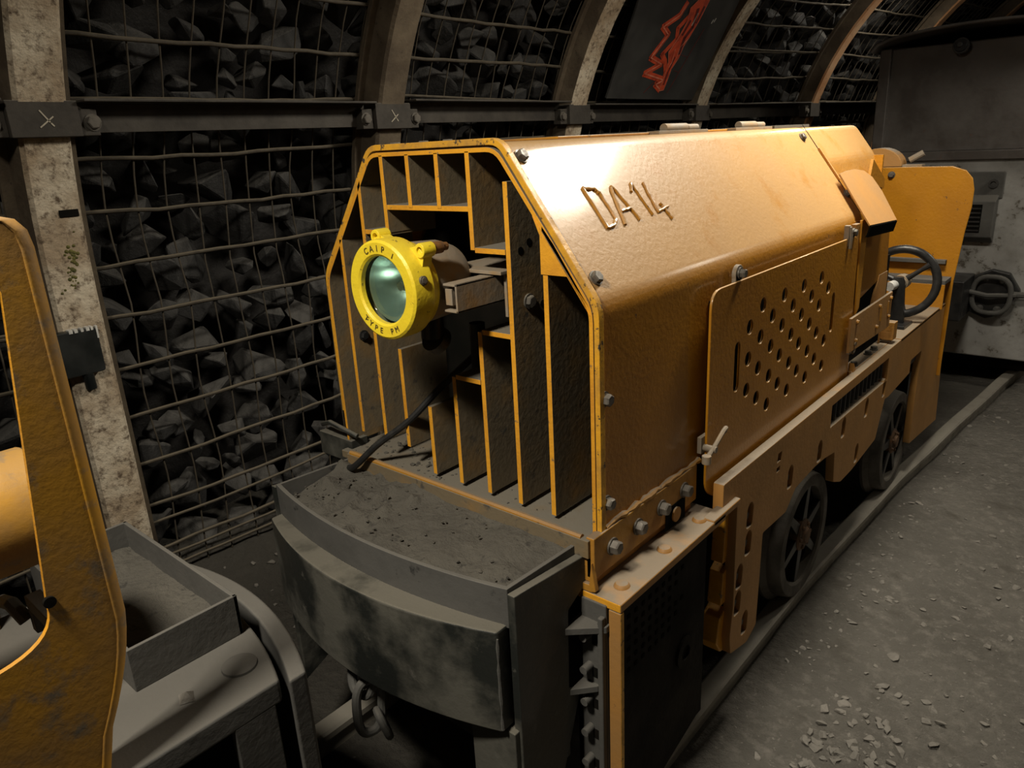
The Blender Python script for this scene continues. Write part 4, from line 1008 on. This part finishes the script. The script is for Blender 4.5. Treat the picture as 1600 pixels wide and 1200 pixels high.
mb = MB(); mb.tube([(x, YF - .17, z - .005) for x, z in top], .011, n=8); part('roof_rim', mb, 'wagon_dark', wg)
mb = MB(); mb.cyl((.155, YF + .03, 1.255), (.155, YF - .10, 1.27), .036, n=24); mb.lathe([(.036, 0), (.048, 0), (.048, .02), (.036, .02)], (.155, YF - .08, 1.268), (0, 1, .0), n=24); mb.cyl((.155, YF - .10, 1.27), (.155, YF - .13, 1.272), .015, n=12)
part('vent_plug', mb, 'iron', wg, .002)
bx0, bx1 = .27, .47
mb = MB(); mb.box(bx0 - .06, bx1 + .02, YF - .015, YF, .33, .50); mb.prism([(YF, .36), (YF - .10, .32), (YF - .10, .09), (YF - .02, .05), (YF, .05)], 'x', bx0 - .05, bx1); lb = part('lamp_box', mb, 'grey', wg, .008)
part('box_eye', MB().lathe([(.016, 0), (.028, 0), (.028, .015), (.016, .015)], (.43, YF - .016, .425), (0, -1, 0), n=20), 'iron', lb)
mb = MB(); mb.box(bx0 - .02, bx1 - .07, YF - .1015, YF - .099, .12, .30); part('slit_recess', mb, 'dark', lb)
mb = MB()
for k in range(6): mb.box(bx0 - .015, bx1 - .075, YF - .106, YF - .101, .13 + k * .028, .14 + k * .028)
part('slit_bars', mb, 'iron', lb)
# coupling: draw block and shackle plate
mb = MB(); mb.box(.22, .40, YF - .35, YF, -.42, -.16); mb.prism([(.40, -.17), (.50, -.12), (.60, -.14), (.67, -.25), (.60, -.41), (.50, -.45), (.40, -.41)], 'y', YF - .06, YF); cp = part('coupling', mb, 'iron', wg, .008)
mb = MB(); ring_link(mb, (.52, YF - .10, -.28), (1, -.1, 0), (0, 0, 1), .11, .12, .016); mb.tube([(.38, YF - .12, -.26), (.50, YF - .13, -.28), (.66, YF - .10, -.27)], .016); mb.tube([(.64, YF - .08, -.27), (.70, YF - .08, -.27)], .02)
part('shackle', mb, 'grey', cp)
for x, z in ((.47, -.18), (.57, -.19), (.46, -.38), (.56, -.38)): bolt((x, YF - .06, z), (0, -1, 0), cp, .018, .016, 'grey')
mb = MB(); mb.box(XL + .1, XR - .15, YF + .2, YF + 2, -.85, -.73); part('wagon_underframe', mb, 'dark', wg)
for y in (YF + .5, YF + 1.5):
    for s_ in (1, -1):
        w_ = wm.copy(); col.objects.link(w_); w_.parent = wg; w_.location = Vector((rx(y) - (0 if s_ > 0 else .86), y, -.628)) - wg.location; w_.rotation_euler = (0, 0, 0 if s_ > 0 else PI)

# ================================================================== black painted sheet between the arches
p0 = Vector((-1.36, 0, 1.0)); ss = Vector((.36, 0, .65)).normalized(); nn = ss.cross(Vector((0, 1, 0))); nn = nn if nn.x > 0 else -nn
def BP(y, s, o=0): return p0 + Vector((0, y, 0)) + ss * s + nn * o
bd = empty('painted_sheet', BP(3.3, .0)); tag(bd, 'black sheet with an angular red line drawing behind the beam, between two arches', 'sheet')
mb = MB(); mb.quadplate([BP(2.72, .06), BP(3.79, .06), BP(3.79, 1.0), BP(2.60, 1.0)], .012); part('sheet', mb, 'board', bd)
mb = MB()
zig = [(3.16, .64), (3.137, .571), (3.008, .494), (3.101, .457), (3.019, .315), (3.169, .283), (3.024, .219), (3.285, .186), (3.208, .156), (3.286, .125)]
ribbon(mb, [BP(*q_) for q_ in zig], .040, nn, 0); ribbon(mb, [BP(*q_, .0015) for q_ in zig], .008, nn, 1)
zi2 = [(3.27, .60), (3.18, .50), (3.22, .44), (3.13, .34), (3.20, .30), (3.26, .24), (3.29, .16)]
ribbon(mb, [BP(*q_, .0005) for q_ in zi2], .034, nn, 0)
body = [(3.30, .70), (3.40, .70), (3.385, .56), (3.36, .47), (3.335, .40), (3.34, .33), (3.31, .26), (3.325, .17), (3.33, .125), (3.28, .118), (3.27, .2), (3.24, .30), (3.19, .36), (3.23, .44), (3.25, .55), (3.22, .62)]
mb.quadplate([BP(*q_, .0025) for q_ in body], .002, 0)
ribbon(mb, [BP(*q_, .003) for q_ in body], .007, nn, 1, closed=True)
for lp, m_, w_ in (([(3.31, .62), (3.34, .52), (3.30, .45), (3.32, .36)], 2, .028), ([(3.28, .55), (3.26, .47)], 2, .02), ([(3.37, .64), (3.36, .55)], 2, .02), ([(3.29, .33), (3.285, .24), (3.30, .16)], 2, .012), ([(3.33, .60), (3.32, .53)], 3, .010), ([(3.25, .38), (3.28, .30), (3.27, .27)], 1, .007), ([(3.35, .45), (3.30, .40), (3.31, .33)], 1, .007)):
    ribbon(mb, [BP(*q_, .0045) for q_ in lp], w_, nn, m_)
ribbon(mb, [BP(3.399, .105), BP(3.47, .40), BP(3.50, .52)], .006, nn, 2); ribbon(mb, [BP(3.11, .10), BP(3.19, .185)], .006, nn, 2)
ribbon(mb, [BP(3.36, .25), BP(3.43, .24)], .004, nn, 2); ribbon(mb, [BP(3.36, .35), BP(3.455, .34)], .004, nn, 2)
for q_ in ((3.56, .56), (3.585, .57)): ribbon(mb, [BP(*q_), BP(q_[0] + .006, q_[1] + .02)], .009, nn, 3)
part('line_drawing', mb, ['red', 'pink', 'maroon', 'white'], bd, smooth=0)

# black box on the near arch
jb = empty('junction_box', (-1.45, -.33, .22)); tag(jb, 'black plastic box with a torn white edge mounted on the nearest steel arch', 'box')
mb = MB(); mb.prism(rounded([(-.47, .145), (-.283, .145), (-.283, .300), (-.47, .300)], .012, 3, closed=True), 'x', -1.455, -1.415); part('box_body', mb, 'plastic', jb, .004)
mb = MB(); 
for y in (-.372, -.355, -.335, -.318, -.303): mb.box(-1.44, -1.4145 + random.uniform(0, .001), y, y + random.uniform(.006, .014), .293, .305)
mb.box(-1.43, -1.4145, -.288, -.282, .262, .305); part('torn_film', mb, 'white', jb)
mb = MB(); mb.cyl((-1.43, -.34, .15), (-1.44, -.335, .09), .018, n=14); part('conduit', mb, 'plastic', jb)

# ================================================================== lights: gallery lamps and one added
def area(name, loc, tgt, sx, sy, power, colr, spread=180):
    d = bpy.data.lights.new(name, 'AREA'); d.shape = 'RECTANGLE'; d.size = sx; d.size_y = sy; d.energy = power; d.color = colr; d.spread = math.radians(spread)
    o = bpy.data.objects.new(name, d); col.objects.link(o); o.location = loc
    o.rotation_euler = (Vector(tgt) - Vector(loc)).to_track_quat('-Z', 'Y').to_euler(); return o
WARM = (1.0, .91, .76)
area('area_lamp', (.56, 1.80, 1.90), (.50, 1.3, 0), .55, .42, 62, WARM)
area('area_lamp', (.42, -1.55, 2.0), (.25, -.4, 0), .3, .22, 24, WARM, 115)
area('area_lamp', (1.95, 4.0, 1.75), (.5, 4.0, .1), .5, .4, 24, WARM)
area('area_lamp', (-.30, 5.3, 2.05), (.2, 5.0, 0), .5, .35, 48, WARM)  # added unseen lamp that brightens the far bays and rear hood
w = bpy.data.worlds.new('world'); sc.world = w; w.use_nodes = True
w.node_tree.nodes['Background'].inputs[0].default_value = (.9, .85, .8, 1); w.node_tree.nodes['Background'].inputs[1].default_value = .010
sc.view_settings.view_transform = 'Standard'; sc.view_settings.look = 'None'; sc.view_settings.gamma = 1; sc.view_settings.exposure = 0
